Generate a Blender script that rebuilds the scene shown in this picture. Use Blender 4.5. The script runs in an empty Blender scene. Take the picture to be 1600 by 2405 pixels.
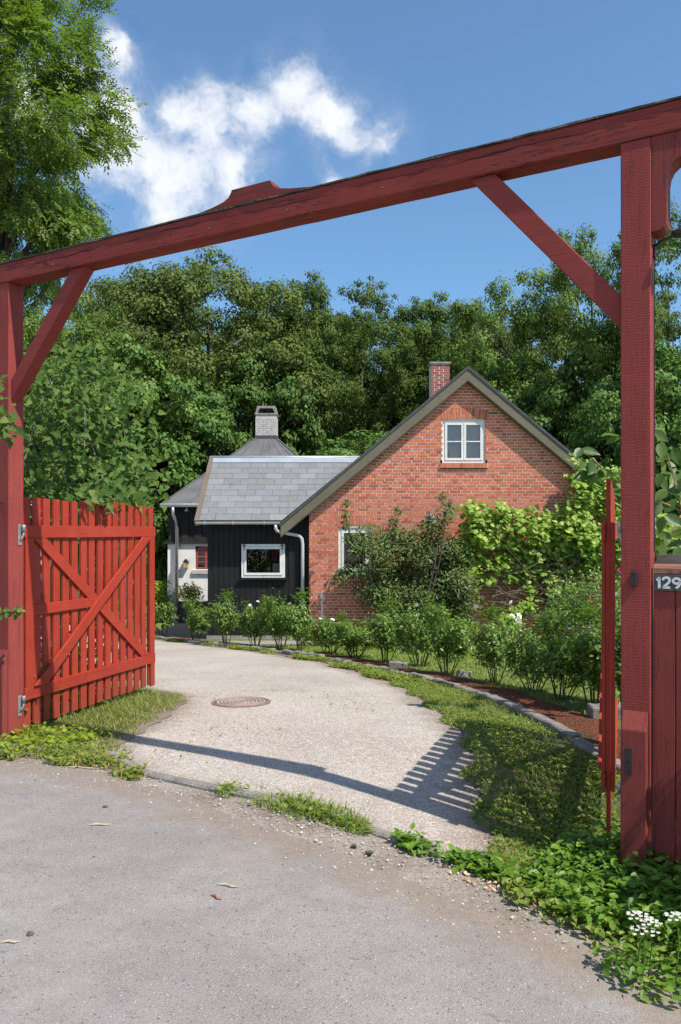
import bpy, bmesh, math, random
import numpy as np
from mathutils import Vector, Matrix

random.seed(11)
rng = np.random.default_rng(11)
R = math.radians
C = bpy.context.scene.collection
scene = bpy.context.scene

# ------------------------------------------------------------------ camera
FP, HZ, CAMZ = 1900.0, 1250.0, 1.6           # focal length in photo pixels, horizon row, eye height
cam = bpy.data.cameras.new('camera')
cam.sensor_fit = 'HORIZONTAL'; cam.sensor_width = 36.0
cam.lens = FP / 1600.0 * 36.0
cam.shift_y = (HZ - 1202.5) / 1600.0
cam.clip_start = 0.05; cam.clip_end = 3000.0
camo = bpy.data.objects.new('camera', cam); C.objects.link(camo)
camo.location = (0, 0, CAMZ); camo.rotation_euler = (R(90), 0, 0)
scene.camera = camo

# ------------------------------------------------------------------ light
SUN = Vector((0.56, -0.45, 1.0)).normalized()     # towards the sun
EXPOSURE = 0.33
world = bpy.data.worlds.new('World'); scene.world = world; world.use_nodes = True
sun = bpy.data.lights.new('sun', 'SUN'); sun.energy = 5.0; sun.angle = R(0.5); sun.color = (1.0, 0.93, 0.83)
suno = bpy.data.objects.new('sun', sun); C.objects.link(suno)
suno.rotation_euler = SUN.to_track_quat('Z', 'Y').to_euler(); suno.location = (6, -5, 12)
scene.view_settings.view_transform = 'Standard'; scene.view_settings.look = 'None'
scene.view_settings.exposure = EXPOSURE; scene.view_settings.gamma = 1.0
scene.view_settings.use_curve_mapping = False


class NT:
    """small helper round a node tree"""
    def __init__(s, nt): s.nt = nt; s.n = nt.nodes; s.l = nt.links
    def node(s, t, **kw):
        nd = s.n.new(t)
        for k, v in kw.items(): setattr(nd, k, v)
        return nd
    def put(s, sock, v):
        if isinstance(v, bpy.types.NodeSocket): s.l.new(v, sock)
        elif isinstance(v, (tuple, list)):
            if sock.type == 'RGBA' and len(v) == 3: v = (*v, 1)
            sock.default_value = v
        else: sock.default_value = v
    def math(s, op, a, b=0.5, c=None, clamp=False):
        nd = s.node('ShaderNodeMath', operation=op, use_clamp=clamp)
        s.put(nd.inputs[0], a); s.put(nd.inputs[1], b)
        if c is not None: s.put(nd.inputs[2], c)
        return nd.outputs[0]
    def vmath(s, op, a, b=(0, 0, 0), scale=None):
        nd = s.node('ShaderNodeVectorMath', operation=op)
        s.put(nd.inputs[0], a); s.put(nd.inputs[1], b)
        if scale is not None: s.put(nd.inputs['Scale'], scale)
        return nd.outputs['Value'] if op in ('DISTANCE', 'LENGTH', 'DOT_PRODUCT') else nd.outputs[0]
    def mix(s, f, a, b, blend='MIX'):
        nd = s.node('ShaderNodeMix', data_type='RGBA', blend_type=blend)
        s.put(nd.inputs[0], f); s.put(nd.inputs[6], a); s.put(nd.inputs[7], b)
        return nd.outputs[2]
    def ramp(s, f, a, b, lo=0.0, hi=1.0, smooth=False):
        nd = s.node('ShaderNodeMapRange'); nd.interpolation_type = 'SMOOTHSTEP' if smooth else 'LINEAR'
        s.put(nd.inputs[0], f); s.put(nd.inputs[1], a); s.put(nd.inputs[2], b); s.put(nd.inputs[3], lo); s.put(nd.inputs[4], hi)
        return nd.outputs[0]
    def noise(s, vec, scale, detail=4, rough=0.55, dist=0.0):
        nd = s.node('ShaderNodeTexNoise'); s.put(nd.inputs['Vector'], vec)
        nd.inputs['Scale'].default_value = scale; nd.inputs['Detail'].default_value = min(detail, 3.5) if s is not globals().get('wt') else detail
        nd.inputs['Roughness'].default_value = rough; nd.inputs['Distortion'].default_value = dist
        return nd.outputs['Fac']
    def voro(s, vec, scale, feature='F1'):
        nd = s.node('ShaderNodeTexVoronoi', feature=feature); s.put(nd.inputs['Vector'], vec)
        nd.inputs['Scale'].default_value = scale
        return nd
    def mapping(s, vec, scale=(1, 1, 1), rot=(0, 0, 0)):
        nd = s.node('ShaderNodeMapping'); s.put(nd.inputs[0], vec)
        nd.inputs['Scale'].default_value = scale; nd.inputs['Rotation'].default_value = rot
        return nd.outputs[0]
    def bump(s, h, strength=0.3, dist=0.01, normal=None):
        nd = s.node('ShaderNodeBump'); s.put(nd.inputs['Height'], h)
        nd.inputs['Strength'].default_value = strength; nd.inputs['Distance'].default_value = dist
        if normal is not None: s.put(nd.inputs['Normal'], normal)
        return nd.outputs[0]


def new_mat(name, col=(0.5, 0.5, 0.5), rough=0.7, spec=0.3, metal=0.0):
    m = bpy.data.materials.new(name); m.use_nodes = True
    t = NT(m.node_tree); b = t.n['Principled BSDF']
    b.inputs['Base Color'].default_value = (*col, 1); b.inputs['Roughness'].default_value = rough
    b.inputs['Specular IOR Level'].default_value = spec; b.inputs['Metallic'].default_value = metal
    return m, t, b

def obj_co(t): return t.node('ShaderNodeTexCoord').outputs['Object']
def pos_co(t): return t.node('ShaderNodeNewGeometry').outputs['Position']

# ------------------------------------------------------------------ world: sky with summer cumulus
def pdir(px, py):
    return Vector(((px - 800) / FP, 1.0, (HZ - py) / FP)).normalized()
wt = NT(world.node_tree)
for nd in list(wt.n): wt.n.remove(nd)
sky = wt.node('ShaderNodeTexSky', sky_type='NISHITA', sun_disc=False)
sky.sun_elevation = math.asin(SUN.z); sky.sun_rotation = math.atan2(SUN.x, SUN.y)
sky.altitude = 0; sky.air_density = 1.0; sky.dust_density = 0.6; sky.ozone_density = 3.0
d = wt.vmath('NORMALIZE', wt.node('ShaderNodeTexCoord').outputs['Generated'])
warp = wt.node('ShaderNodeTexNoise'); wt.put(warp.inputs['Vector'], d)
warp.inputs['Scale'].default_value = 9; warp.inputs['Detail'].default_value = 5; warp.inputs['Roughness'].default_value = 0.6
dw = wt.vmath('ADD', d, wt.vmath('SCALE', wt.vmath('SUBTRACT', warp.outputs['Color'], (0.5, 0.5, 0.5)), scale=0.085))
BLOBS = [(695, 190, 165), (600, 235, 150), (800, 275, 150), (890, 345, 115), (460, 275, 150),
         (285, 130, 100), (300, 280, 150), (260, 400, 170), (390, 465, 235), (560, 430, 150), (100, 260, 240), (775, 430, 85), (-300, 330, 400), (2350, 470, 330)]
dens = None
for (bx, by, br) in BLOBS:
    dist = wt.vmath('DISTANCE', dw, tuple(pdir(bx, by)))
    rr = br / FP * pdir(bx, by).y
    f = wt.ramp(dist, 0.0, rr, 1.0, 0.0)
    f = wt.math('MULTIPLY', f, f)
    dens = f if dens is None else wt.math('ADD', dens, f)
# unseen broken cumulus over the rest of the sky, coverage shaped for neutral fill light
sep = wt.node('ShaderNodeSeparateXYZ'); wt.put(sep.inputs[0], d)
far = wt.ramp(wt.noise(wt.mapping(d, (1, 1, 2.2)), 2.6, 2, 0.5), 0.40, 0.62, 0.0, 0.7)
dens = wt.math('ADD', dens, wt.math('MULTIPLY', far, wt.ramp(sep.outputs[1], -0.1, 0.35, 1.0, 0.0)))
fbm = wt.noise(dw, 12, 6, 0.60)
fine = wt.noise(dw, 34, 4, 0.62)
fb = wt.math('ADD', wt.math('MULTIPLY', wt.math('SUBTRACT', fbm, 0.5), 2.3), wt.math('MULTIPLY', wt.math('SUBTRACT', fine, 0.5), 1.1))
cl = wt.math('ADD', wt.math('SUBTRACT', wt.math('MULTIPLY', wt.math('MINIMUM', dens, 0.9), 1.25), 0.40), wt.math('MULTIPLY', fb, wt.ramp(dens, 0.0, 0.35)))
vo = wt.node('ShaderNodeTexVoronoi', feature='F1'); wt.put(vo.inputs['Vector'], dw); vo.inputs['Scale'].default_value = 19
cl = wt.math('ADD', cl, wt.math('MULTIPLY', wt.math('SUBTRACT', 0.50, vo.outputs['Distance']), wt.ramp(dens, 0.0, 0.3, 0.0, 0.8)))
cover = wt.math('ADD', wt.ramp(cl, -0.20, 0.85, 0.0, 0.70, True), wt.ramp(cl, -0.60, 0.5, 0.0, 0.26))
ccol = wt.mix(wt.ramp(cl, 0.2, 1.0), (5.0, 5.3, 5.95), (6.6, 6.7, 6.9))
skyc = wt.mix(wt.ramp(cover, 0, 1, 0, 0.93), wt.mix(1.0, sky.outputs[0], (0.72, 1.0, 1.10), 'MULTIPLY'), ccol)
world.cycles.sampling_method = 'MANUAL'; world.cycles.sample_map_resolution = 256
scene.cycles.max_bounces = 5; scene.cycles.diffuse_bounces = 3; scene.cycles.glossy_bounces = 2; scene.cycles.transmission_bounces = 3; scene.cycles.transparent_max_bounces = 6
scene.cycles.caustics_reflective = False; scene.cycles.caustics_refractive = False
bg = wt.node('ShaderNodeBackground'); wt.put(bg.inputs[0], skyc); bg.inputs[1].default_value = 0.13
wo = wt.node('ShaderNodeOutputWorld'); wt.l.new(bg.outputs[0], wo.inputs[0])

# ------------------------------------------------------------------ helpers
def link(o, parent=None, loc=None):
    C.objects.link(o)
    if parent is not None: o.parent = parent
    if loc is not None: o.location = loc
    return o
def tag(o, label=None, cat=None, group=None, kind=None):
    if label: o['label'] = label
    if cat: o['category'] = cat
    if group: o['group'] = group
    if kind: o['kind'] = kind
    return o
def thing(name, label, cat, loc=(0, 0, 0), rz=0.0, group=None):
    o = bpy.data.objects.new(name, None); o.empty_display_size = 0.1
    link(o); o.location = loc; o.rotation_euler = (0, 0, rz)
    return tag(o, label, cat, group)
def copy_tree(o, parent=None):
    c = o.copy(); C.objects.link(c); c.parent = parent
    for ch in o.children: copy_tree(ch, c)
    return c

class MB:
    def __init__(s): s.v = []; s.f = []; s.a = []; s.cur = 0.5
    def add(s, vs, fs):
        k = len(s.v); s.v += [tuple(v) for v in vs]; s.f += [tuple(i + k for i in f) for f in fs]
        s.a += [s.cur] * len(vs); return s
    def box(s, x0, x1, y0, y1, z0, z1):
        return s.add([(x0, y0, z0), (x1, y0, z0), (x1, y1, z0), (x0, y1, z0), (x0, y0, z1), (x1, y0, z1), (x1, y1, z1), (x0, y1, z1)],
                     [(0, 3, 2, 1), (4, 5, 6, 7), (0, 1, 5, 4), (1, 2, 6, 5), (2, 3, 7, 6), (3, 0, 4, 7)])
    def prism(s, poly, y0, y1):
        """poly in (x, z), counter-clockwise seen from -y; extruded along y"""
        n = len(poly)
        vs = [(x, y0, z) for x, z in poly] + [(x, y1, z) for x, z in poly]
        fs = [tuple(range(n)), tuple(range(2 * n - 1, n - 1, -1))]
        fs += [(i, i + n, (i + 1) % n + n, (i + 1) % n) for i in range(n)]
        return s.add(vs, fs)
    def prism_z(s, poly, z0, z1):
        n = len(poly)
        vs = [(x, y, z0) for x, y in poly] + [(x, y, z1) for x, y in poly]
        fs = [tuple(range(n - 1, -1, -1)), tuple(range(n, 2 * n))]
        fs += [(i, (i + 1) % n, (i + 1) % n + n, i + n) for i in range(n)]
        return s.add(vs, fs)
    def beam(s, p, q, w, h, up=(0, 0, 1)):
        p = Vector(p); q = Vector(q); d = (q - p).normalized(); sd = d.cross(Vector(up)).normalized(); u = sd.cross(d)
        vs = [c + sd * a * w / 2 + u * b * h / 2 for c in (p, q) for a, b in ((-1, -1), (1, -1), (1, 1), (-1, 1))]
        return s.add(vs, [(0, 1, 2, 3), (7, 6, 5, 4), (0, 4, 5, 1), (1, 5, 6, 2), (2, 6, 7, 3), (3, 7, 4, 0)])
    def tube(s, pts, rad, n=6, caps=True):
        pts = [Vector(p) for p in pts]
        if not hasattr(rad, '__len__'): rad = [rad] * len(pts)
        k = len(pts); vs = []; ref = None
        for i, p in enumerate(pts):
            d = (pts[min(i + 1, k - 1)] - pts[max(i - 1, 0)])
            if d.length < 1e-9: d = Vector((0, 0, 1))
            d.normalize()
            if ref is None: ref = d.orthogonal().normalized()
            a = (ref - d * ref.dot(d))
            a = a.normalized() if a.length > 1e-6 else d.orthogonal().normalized()
            ref = a; b = d.cross(a)
            vs += [p + (a * math.cos(2 * math.pi * j / n) + b * math.sin(2 * math.pi * j / n)) * rad[i] for j in range(n)]
        fs = [(i * n + j, i * n + (j + 1) % n, (i + 1) * n + (j + 1) % n, (i + 1) * n + j) for i in range(k - 1) for j in range(n)]
        if caps: fs += [tuple(range(n - 1, -1, -1)), tuple(range((k - 1) * n, k * n))]
        return s.add(vs, fs)
    def lathe(s, prof, n=16, c=(0, 0, 0)):
        vs = [(c[0] + r * math.cos(2 * math.pi * j / n), c[1] + r * math.sin(2 * math.pi * j / n), c[2] + z) for r, z in prof for j in range(n)]
        k = len(prof)
        fs = [(i * n + j, i * n + (j + 1) % n, (i + 1) * n + (j + 1) % n, (i + 1) * n + j) for i in range(k - 1) for j in range(n)]
        fs += [tuple(range(n - 1, -1, -1)), tuple(range((k - 1) * n, k * n))]
        return s.add(vs, fs)
    def mesh(s, name, mat, smooth=False, bevel=0.0, jitter=0.0):
        me = bpy.data.meshes.new(name)
        vs = s.v
        if jitter: vs = [tuple(c + random.uniform(-jitter, jitter) for c in v) for v in vs]
        me.from_pydata(vs, [], s.f)
        at = me.attributes.new('rnd', 'FLOAT', 'POINT'); at.data.foreach_set('value', s.a)
        if bevel:
            bm = bmesh.new(); bm.from_mesh(me)
            bmesh.ops.bevel(bm, geom=bm.edges[:], offset=bevel, segments=1, affect='EDGES', clamp_overlap=True)
            bm.to_mesh(me); bm.free()
        if mat is not None: me.materials.append(mat)
        if smooth: me.polygons.foreach_set('use_smooth', [True] * len(me.polygons))
        me.update()
        return me
    def build(s, name, mat, parent=None, loc=None, smooth=False, bevel=0.0, jitter=0.0):
        return link(bpy.data.objects.new(name, s.mesh(name, mat, smooth, bevel, jitter)), parent, loc)

# ---- ground height (the drive falls gently away towards the house)
ZY = np.array([-200, 0, 6.4, 7.4, 8.3, 9.3, 11.6, 14, 16, 18, 19.5, 400]); ZZ = np.array([0, 0, 0, -.02, -.055, -.12, -.28, -.48, -.65, -.80, -.86, -.86])
def gz(x, y):
    y = np.asarray(y, float); x = np.asarray(x, float)
    dip = np.clip((x + .1) / 1.3, 0, 1) * np.clip((6.2 - y) / 1.8, 0, 1) * 0.10
    return np.interp(y, ZY, ZZ) - dip
def g(x, y): return float(gz(x, y))
def fnoise(x, seed=0.0):
    x = np.asarray(x, float)
    return (np.sin(x * 2.1 + seed) + .6 * np.sin(x * 5.3 + seed * 2.7 + 1) + .4 * np.sin(x * 11.7 + seed * 1.3 + 2) + .28 * np.sin(x * 27.1 + seed * 3.1) + .2 * np.sin(x * 61.3 + seed * .7)) / 2.5
def interp(x, pts):
    a = np.array(sorted(pts)); return np.interp(x, a[:, 0], a[:, 1])

EDGE = [(4.0, 2.2), (4.6, 2.05), (5.63, 1.88), (6.3, 1.76), (6.9, 1.64), (8.0, 1.42), (9.3, .96), (11.3, .16), (12.8, -.56), (15.2, -1.95), (18.5, -4.25), (21, -6.2), (24, -8.5)]   # (Y, X) of the stone edging
def xe(y): return interp(y, EDGE)
DR_R = [(3.7, 1.0), (3.9, .95), (4.14, .78), (4.41, .80), (5.18, .86), (6.27, 1.0), (6.85, .92), (8.2, .76), (9.3, .55), (11.6, -.25), (14, -1.42), (16.5, -2.95), (18.5, -4.5), (21, -6.4), (24, -8.7)]
def xr(y): return interp(y, DR_R)
DR_L = [(3.7, 1.0), (3.89, .90), (4.02, .65), (4.18, .39), (4.54, 0), (4.9, -.485), (5.09, -.914), (5.36, -1.31), (5.72, -1.62), (6.4, -1.62), (7.1, -1.55), (7.6, -1.46), (8.1, -1.55), (8.6, -2.1), (9.3, -2.7), (11, -3.4), (14, -5.2), (18, -8.2), (24, -13)]
def xl(y): return interp(y, DR_L)
ROAD = [(-40, 12), (-6, 7.3), (-2.37, 5.66), (-1.7, 5.42), (-1.2, 5.08), (-.8, 4.78), (-.36, 4.33), (.1, 3.93), (.5, 3.62), (.85, 3.36), (1.25, 2.95), (1.7, 2.55), (6, -1), (40, -14)]
def yroad(x): return interp(x, ROAD)

def ribbon(name, ys, xa, xb, nx, mat, dz):
    """sheet between x = xa(y) and x = xb(y) that follows the ground"""
    ys = np.asarray(ys); A = xa(ys); B = xb(ys); t = np.linspace(0, 1, nx)
    X = A[:, None] + (B - A)[:, None] * t[None, :]; Y = np.repeat(ys[:, None], nx, 1)
    Z = gz(X, Y) + dz
    V = np.stack([X, Y, Z], -1).reshape(-1, 3)
    n = len(ys); i, j = np.meshgrid(np.arange(n - 1), np.arange(nx - 1), indexing='ij'); k = (i * nx + j).ravel()
    F = np.stack([k, k + 1, k + nx + 1, k + nx], -1)
    me = bpy.data.meshes.new(name); me.from_pydata(V.tolist(), [], F.tolist()); me.materials.append(mat)
    D = np.minimum(X - A[:, None], B[:, None] - X); D = np.minimum(D, np.abs(Y - ys[0]) + .1)
    me.attributes.new('edge', 'FLOAT', 'POINT').data.foreach_set('value', np.clip(1 - D / .4, 0, 1).astype(np.float32).ravel())
    me.polygons.foreach_set('use_smooth', [True] * len(me.polygons)); me.update()
    return tag(link(bpy.data.objects.new(name, me)), kind='structure')

def instanced_mesh(name, P, A, Nn, L, W, tv, tf, mat, rnd=None, smooth=False):
    """one mesh of many leaves/blades/pebbles: template verts tv in (along, across, normal) units, faces tf"""
    P = np.asarray(P, float); n = len(P); tv = np.asarray(tv, float); k = len(tv)
    A = A / np.maximum(np.linalg.norm(A, axis=1, keepdims=True), 1e-9)
    S = np.cross(Nn, A); S /= np.maximum(np.linalg.norm(S, axis=1, keepdims=True), 1e-9)
    N2 = np.cross(A, S)
    L = np.broadcast_to(np.asarray(L, float), (n,)); W = np.broadcast_to(np.asarray(W, float), (n,))
    V = (P[:, None, :] + A[:, None, :] * (tv[None, :, 0:1] * L[:, None, None]) + S[:, None, :] * (tv[None, :, 1:2] * W[:, None, None])
         + N2[:, None, :] * (tv[None, :, 2:3] * L[:, None, None])).reshape(-1, 3)
    me = bpy.data.meshes.new(name)
    me.vertices.add(len(V)); me.vertices.foreach_set('co', V.ravel())
    lens = np.array([len(f) for f in tf]); flat = np.concatenate([np.array(f) for f in tf])
    loops = (flat[None, :] + (np.arange(n) * k)[:, None]).ravel()
    tot = np.tile(lens, n); st = np.concatenate([[0], np.cumsum(tot)[:-1]])
    me.loops.add(len(loops)); me.loops.foreach_set('vertex_index', loops.astype(np.int32))
    me.polygons.add(len(tot)); me.polygons.foreach_set('loop_start', st.astype(np.int32)); me.polygons.foreach_set('loop_total', tot.astype(np.int32))
    if rnd is None: rnd = rng.random(n)
    at = me.attributes.new('rnd', 'FLOAT', 'POINT'); at.data.foreach_set('value', np.repeat(rnd, k).astype(np.float32))
    if smooth: me.polygons.foreach_set('use_smooth', [True] * len(tot))
    me.materials.append(mat); me.update(calc_edges=True)
    return me

T_DIA = ([(0, 0, 0), (.45, .5, .06), (1, 0, -.05), (.45, -.5, .06)], [(0, 2, 1), (0, 3, 2)])
T_OV = ([(0, 0, 0), (.35, 0, -.03), (1, 0, -.12), (.25, .42, .06), (.62, .38, .03), (.25, -.42, .06), (.62, -.38, .03)],
        [(0, 1, 3), (3, 1, 4), (1, 2, 4), (0, 5, 1), (5, 6, 1), (1, 6, 2)])
T_HEART = ([(0, 0, 0), (.4, 0, -.06), (1.05, 0, -.22), (-.10, .25, .0), (.15, .5, .05), (.5, .38, .0), (-.10, -.25, .0), (.15, -.5, .05), (.5, -.38, .0)],
           [(0, 1, 3), (3, 1, 4), (4, 1, 5), (5, 1, 2), (0, 6, 1), (6, 7, 1), (7, 8, 1), (8, 2, 1)])
def lobed(lobes=5):
    vs = [(.42, 0, .0)]; fs = []
    n = lobes * 2; outer = []
    for i in range(n + 1):
        a = math.pi * (-.86 + 1.72 * i / n)
        r = (.62 if i % 2 else .40) if 0 < i < n else .3
        if i == n // 2 and n // 2 % 2 == 0: r = .40
        outer.append((.42 + r * math.cos(a), r * .95 * math.sin(a), -.05 + .05 * (i % 2) - .10 * abs(math.sin(a))))
    vs += outer; vs.append((0, 0, 0))
    for i in range(n): fs.append((0, 1 + i, 2 + i))
    fs.append((0, n + 1, n + 2)); fs.append((0, n + 2, 1))
    return vs, fs
T_VINE = lobed(5)
T_BLADE = ([(0, -.5, 0), (0, .5, 0), (.5, -.4, .06), (.5, .4, .06), (1, 0, .32)], [(0, 1, 3, 2), (2, 3, 4)])
T_PEB = ([(-.5, 0, 0), (.5, 0, 0), (0, -.5, 0), (0, .5, 0), (0.05, 0.03, .28), (0, 0, -.2)], [(0, 2, 4), (2, 1, 4), (1, 3, 4), (3, 0, 4)])

def unit(v): return v / np.maximum(np.linalg.norm(v, axis=-1, keepdims=True), 1e-9)
def rdir(n): return unit(rng.normal(size=(n, 3)))
def leaf_axes(n, up=0.5, out=None, wout=0.6, droop=0.3, jit=.55):
    """random leaf normal (mostly up / outwards) and a drooping leaf axis in the leaf plane"""
    Nn = rdir(n) * jit + np.array([0, 0, up])
    if out is not None: Nn = Nn + out * wout
    Nn = unit(Nn); a = rdir(n) + np.array([0, 0, -droop])
    if out is not None: a = a + out * .35
    a = a - Nn * np.sum(a * Nn, 1, keepdims=True)
    return unit(a), Nn

# ------------------------------------------------------------------ materials
M = {}
def attr(t, name='rnd'): return t.node('ShaderNodeAttribute', attribute_name=name).outputs['Fac']
def orand(t): return t.node('ShaderNodeObjectInfo').outputs['Random']

def ground_mats():
    # worn pale asphalt
    m, t, b = new_mat('asphalt', rough=0.9, spec=0.25); p = pos_co(t)
    v = t.voro(p, 210); v2 = t.voro(p, 620)
    c = t.mix(t.ramp(t.noise(p, 1.1, 5, .65), .36, .66), (.275, .250, .238), (.375, .345, .330))
    c = t.mix(t.ramp(t.noise(p, 4.5, 5, .7), .42, .72, 0, .55), c, (.195, .170, .152))
    c = t.mix(t.ramp(v.outputs['Color'], .0, 1, 0, .6), c, (.125, .115, .11))
    c = t.mix(t.math('MULTIPLY', t.ramp(v2.outputs['Color'], .55, .95), .65), c, (.52, .48, .46))
    c = t.mix(t.ramp(t.noise(p, 30, 4, .75), .60, .70, 0, .6), c, (.11, .10, .095))
    c = t.mix(t.ramp(t.noise(t.vmath('ADD', p, (7.3, 2.1, 0)), 1.7, 5, .7), .54, .72, 0, .45), c, (.36, .31, .265))
    for off_, sc_v, th, col_ in ((3.1, 42, .20, (.09, .085, .08)), (9.7, 55, .17, (.60, .57, .54)), (5.3, 24, .16, (.13, .11, .095))):
        fv = t.voro(t.vmath('ADD', p, (off_, off_ * .7, 0)), sc_v); sc3 = t.node('ShaderNodeSeparateColor'); t.put(sc3.inputs[0], fv.outputs['Color'])
        c = t.mix(t.math('MULTIPLY', t.ramp(fv.outputs['Distance'], th * .7, th, 1, 0), t.ramp(sc3.outputs[0], .55, .6, 0, .8)), c, col_)
    # dirt washed over the edge of the tarmac
    e = t.math('ADD', attr(t, 'edge'), t.math('MULTIPLY', t.math('SUBTRACT', t.noise(p, 5, 5, .7), .5), 1.3))
    dn = t.mix(t.noise(p, 28, 4, .75), (.16, .125, .10), (.36, .30, .25))
    c = t.mix(t.ramp(e, .45, .85, 0, .92), c, dn)
    t.put(b.inputs['Base Color'], c)
    t.put(b.inputs['Normal'], t.bump(t.math('ADD', v.outputs['Distance'], t.math('MULTIPLY', t.noise(p, 90, 4, .7), .8)), .65, .006)); M['asphalt'] = m
    # pale driveway gravel
    m, t, b = new_mat('gravel', rough=0.95, spec=0.15); p = pos_co(t)
    pw = t.vmath('ADD', p, t.vmath('SCALE', t.node('ShaderNodeTexNoise').outputs['Color'], scale=.02))
    v = t.voro(pw, 62); v2 = t.voro(p, 150)
    s = t.node('ShaderNodeSeparateColor'); t.put(s.inputs[0], v.outputs['Color'])
    c = t.mix(t.ramp(t.noise(p, .9, 5, .6), .35, .68), (.355, .302, .258), (.470, .418, .368))
    c = t.mix(t.ramp(s.outputs[0], .45, 1, 0, .75), c, (.60, .555, .505))
    c = t.mix(t.ramp(s.outputs[1], .72, 1, 0, .7), c, (.27, .25, .245))
    c = t.mix(t.ramp(v2.outputs['Color'], .5, 1, 0, .5), c, (.42, .355, .30))
    c = t.mix(t.ramp(t.noise(p, 3.1, 5, .65), .58, .76, 0, .55), c, (.34, .275, .215))
    c = t.mix(t.ramp(t.noise(p, 1.6, 5, .7), .70, .80, 0, .6), c, (.34, .19, .13))
    e = t.math('ADD', attr(t, 'edge'), t.math('MULTIPLY', t.math('SUBTRACT', t.noise(p, 4, 5, .7), .5), 1.2))
    c = t.mix(t.ramp(e, .35, .9, 0, .85), c, t.mix(t.noise(p, 30, 4, .75), (.15, .115, .085), (.36, .30, .24)))
    t.put(b.inputs['Base Color'], c)
    h = t.math('ADD', t.math('MULTIPLY', v.outputs['Distance'], -1.0), t.math('MULTIPLY', t.noise(p, 130, 4, .7), .5))
    t.put(b.inputs['Normal'], t.bump(h, .8, .012)); M['gravel'] = m
    # sandy dirt
    m, t, b = new_mat('dirt', rough=0.97, spec=0.1); p = pos_co(t)
    c = t.mix(t.ramp(t.noise(p, 2.2, 6, .65), .3, .7), (.205, .165, .135), (.36, .315, .275))
    c = t.mix(t.ramp(t.noise(p, 40, 5, .7), .45, .7, 0, .6), c, (.13, .105, .085))
    v = t.voro(p, 75); c = t.mix(t.ramp(v.outputs['Color'], .78, 1, 0, .7), c, (.46, .43, .40))
    t.put(b.inputs['Base Color'], c)
    t.put(b.inputs['Normal'], t.bump(t.noise(p, 60, 6, .7), .8, .015)); M['dirt'] = m
    # soil under turf
    m, t, b = new_mat('turf_soil', rough=0.98, spec=0.1); p = pos_co(t)
    c = t.mix(t.ramp(t.noise(p, 6, 5, .65), .35, .7), (.075, .085, .03), (.16, .15, .075))
    c = t.mix(t.ramp(t.noise(p, 55, 4, .7), .4, .7, 0, .7), c, (.045, .055, .018))
    e = t.math('ADD', attr(t, 'edge'), t.math('MULTIPLY', t.math('SUBTRACT', t.noise(p, 6, 5, .7), .5), 1.2))
    c = t.mix(t.ramp(e, .3, .75, 0, 1), c, t.mix(t.noise(p, 30, 4, .75), (.17, .135, .105), (.36, .30, .245)))
    t.put(b.inputs['Base Color'], c); t.put(b.inputs['Normal'], t.bump(t.noise(p, 70, 5, .7), 1, .02)); M['turf'] = m
    # mown lawn, far
    m, t, b = new_mat('lawn_ground', rough=0.95, spec=0.1); p = pos_co(t)
    c = t.mix(t.ramp(t.noise(p, 5, 5, .65), .3, .7), (.10, .15, .035), (.22, .24, .075))
    c = t.mix(t.ramp(t.noise(p, 60, 4, .7), .45, .7, 0, .6), c, (.06, .09, .02))
    t.put(b.inputs['Base Color'], c); t.put(b.inputs['Normal'], t.bump(t.noise(p, 80, 5, .7), 1, .02)); M['lawn'] = m
    # red-brown bark mulch
    m, t, b = new_mat('bark_mulch', rough=0.95, spec=0.1); p = pos_co(t)
    v = t.voro(t.mapping(p, (1, 2.2, 1), (0, 0, .6)), 38)
    c = t.mix(v.outputs['Color'], (.09, .03, .016), (.33, .12, .065)); c2 = t.mix(.5, c, (.17, .065, .038))
    c2 = t.mix(t.ramp(t.noise(p, 3, 4, .6), .5, .7, 0, .8), c2, (.09, .075, .05))
    t.put(b.inputs['Base Color'], c2); t.put(b.inputs['Normal'], t.bump(v.outputs['Distance'], 1, .03)); M['mulch'] = m
    # granite / weathered concrete edging
    m, t, b = new_mat('edging_stone', rough=0.9, spec=0.2); p = pos_co(t)
    c = t.mix(t.ramp(t.noise(p, 9, 6, .7), .3, .7), (.135, .122, .108), (.30, .275, .25))
    c = t.mix(t.ramp(t.noise(p, 60, 4, .7), .5, .7, 0, .6), c, (.12, .11, .10))
    c = t.mix(t.ramp(t.noise(p, 16, 5, .7), .6, .74, 0, .6), c, (.14, .15, .065))
    c = t.mix(t.ramp(orand(t), 0, 1, 0, .35), c, (.31, .285, .26))
    t.put(b.inputs['Base Color'], c); t.put(b.inputs['Normal'], t.bump(t.noise(p, 35, 6, .75), .9, .02)); M['stone'] = m
ground_mats()

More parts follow.
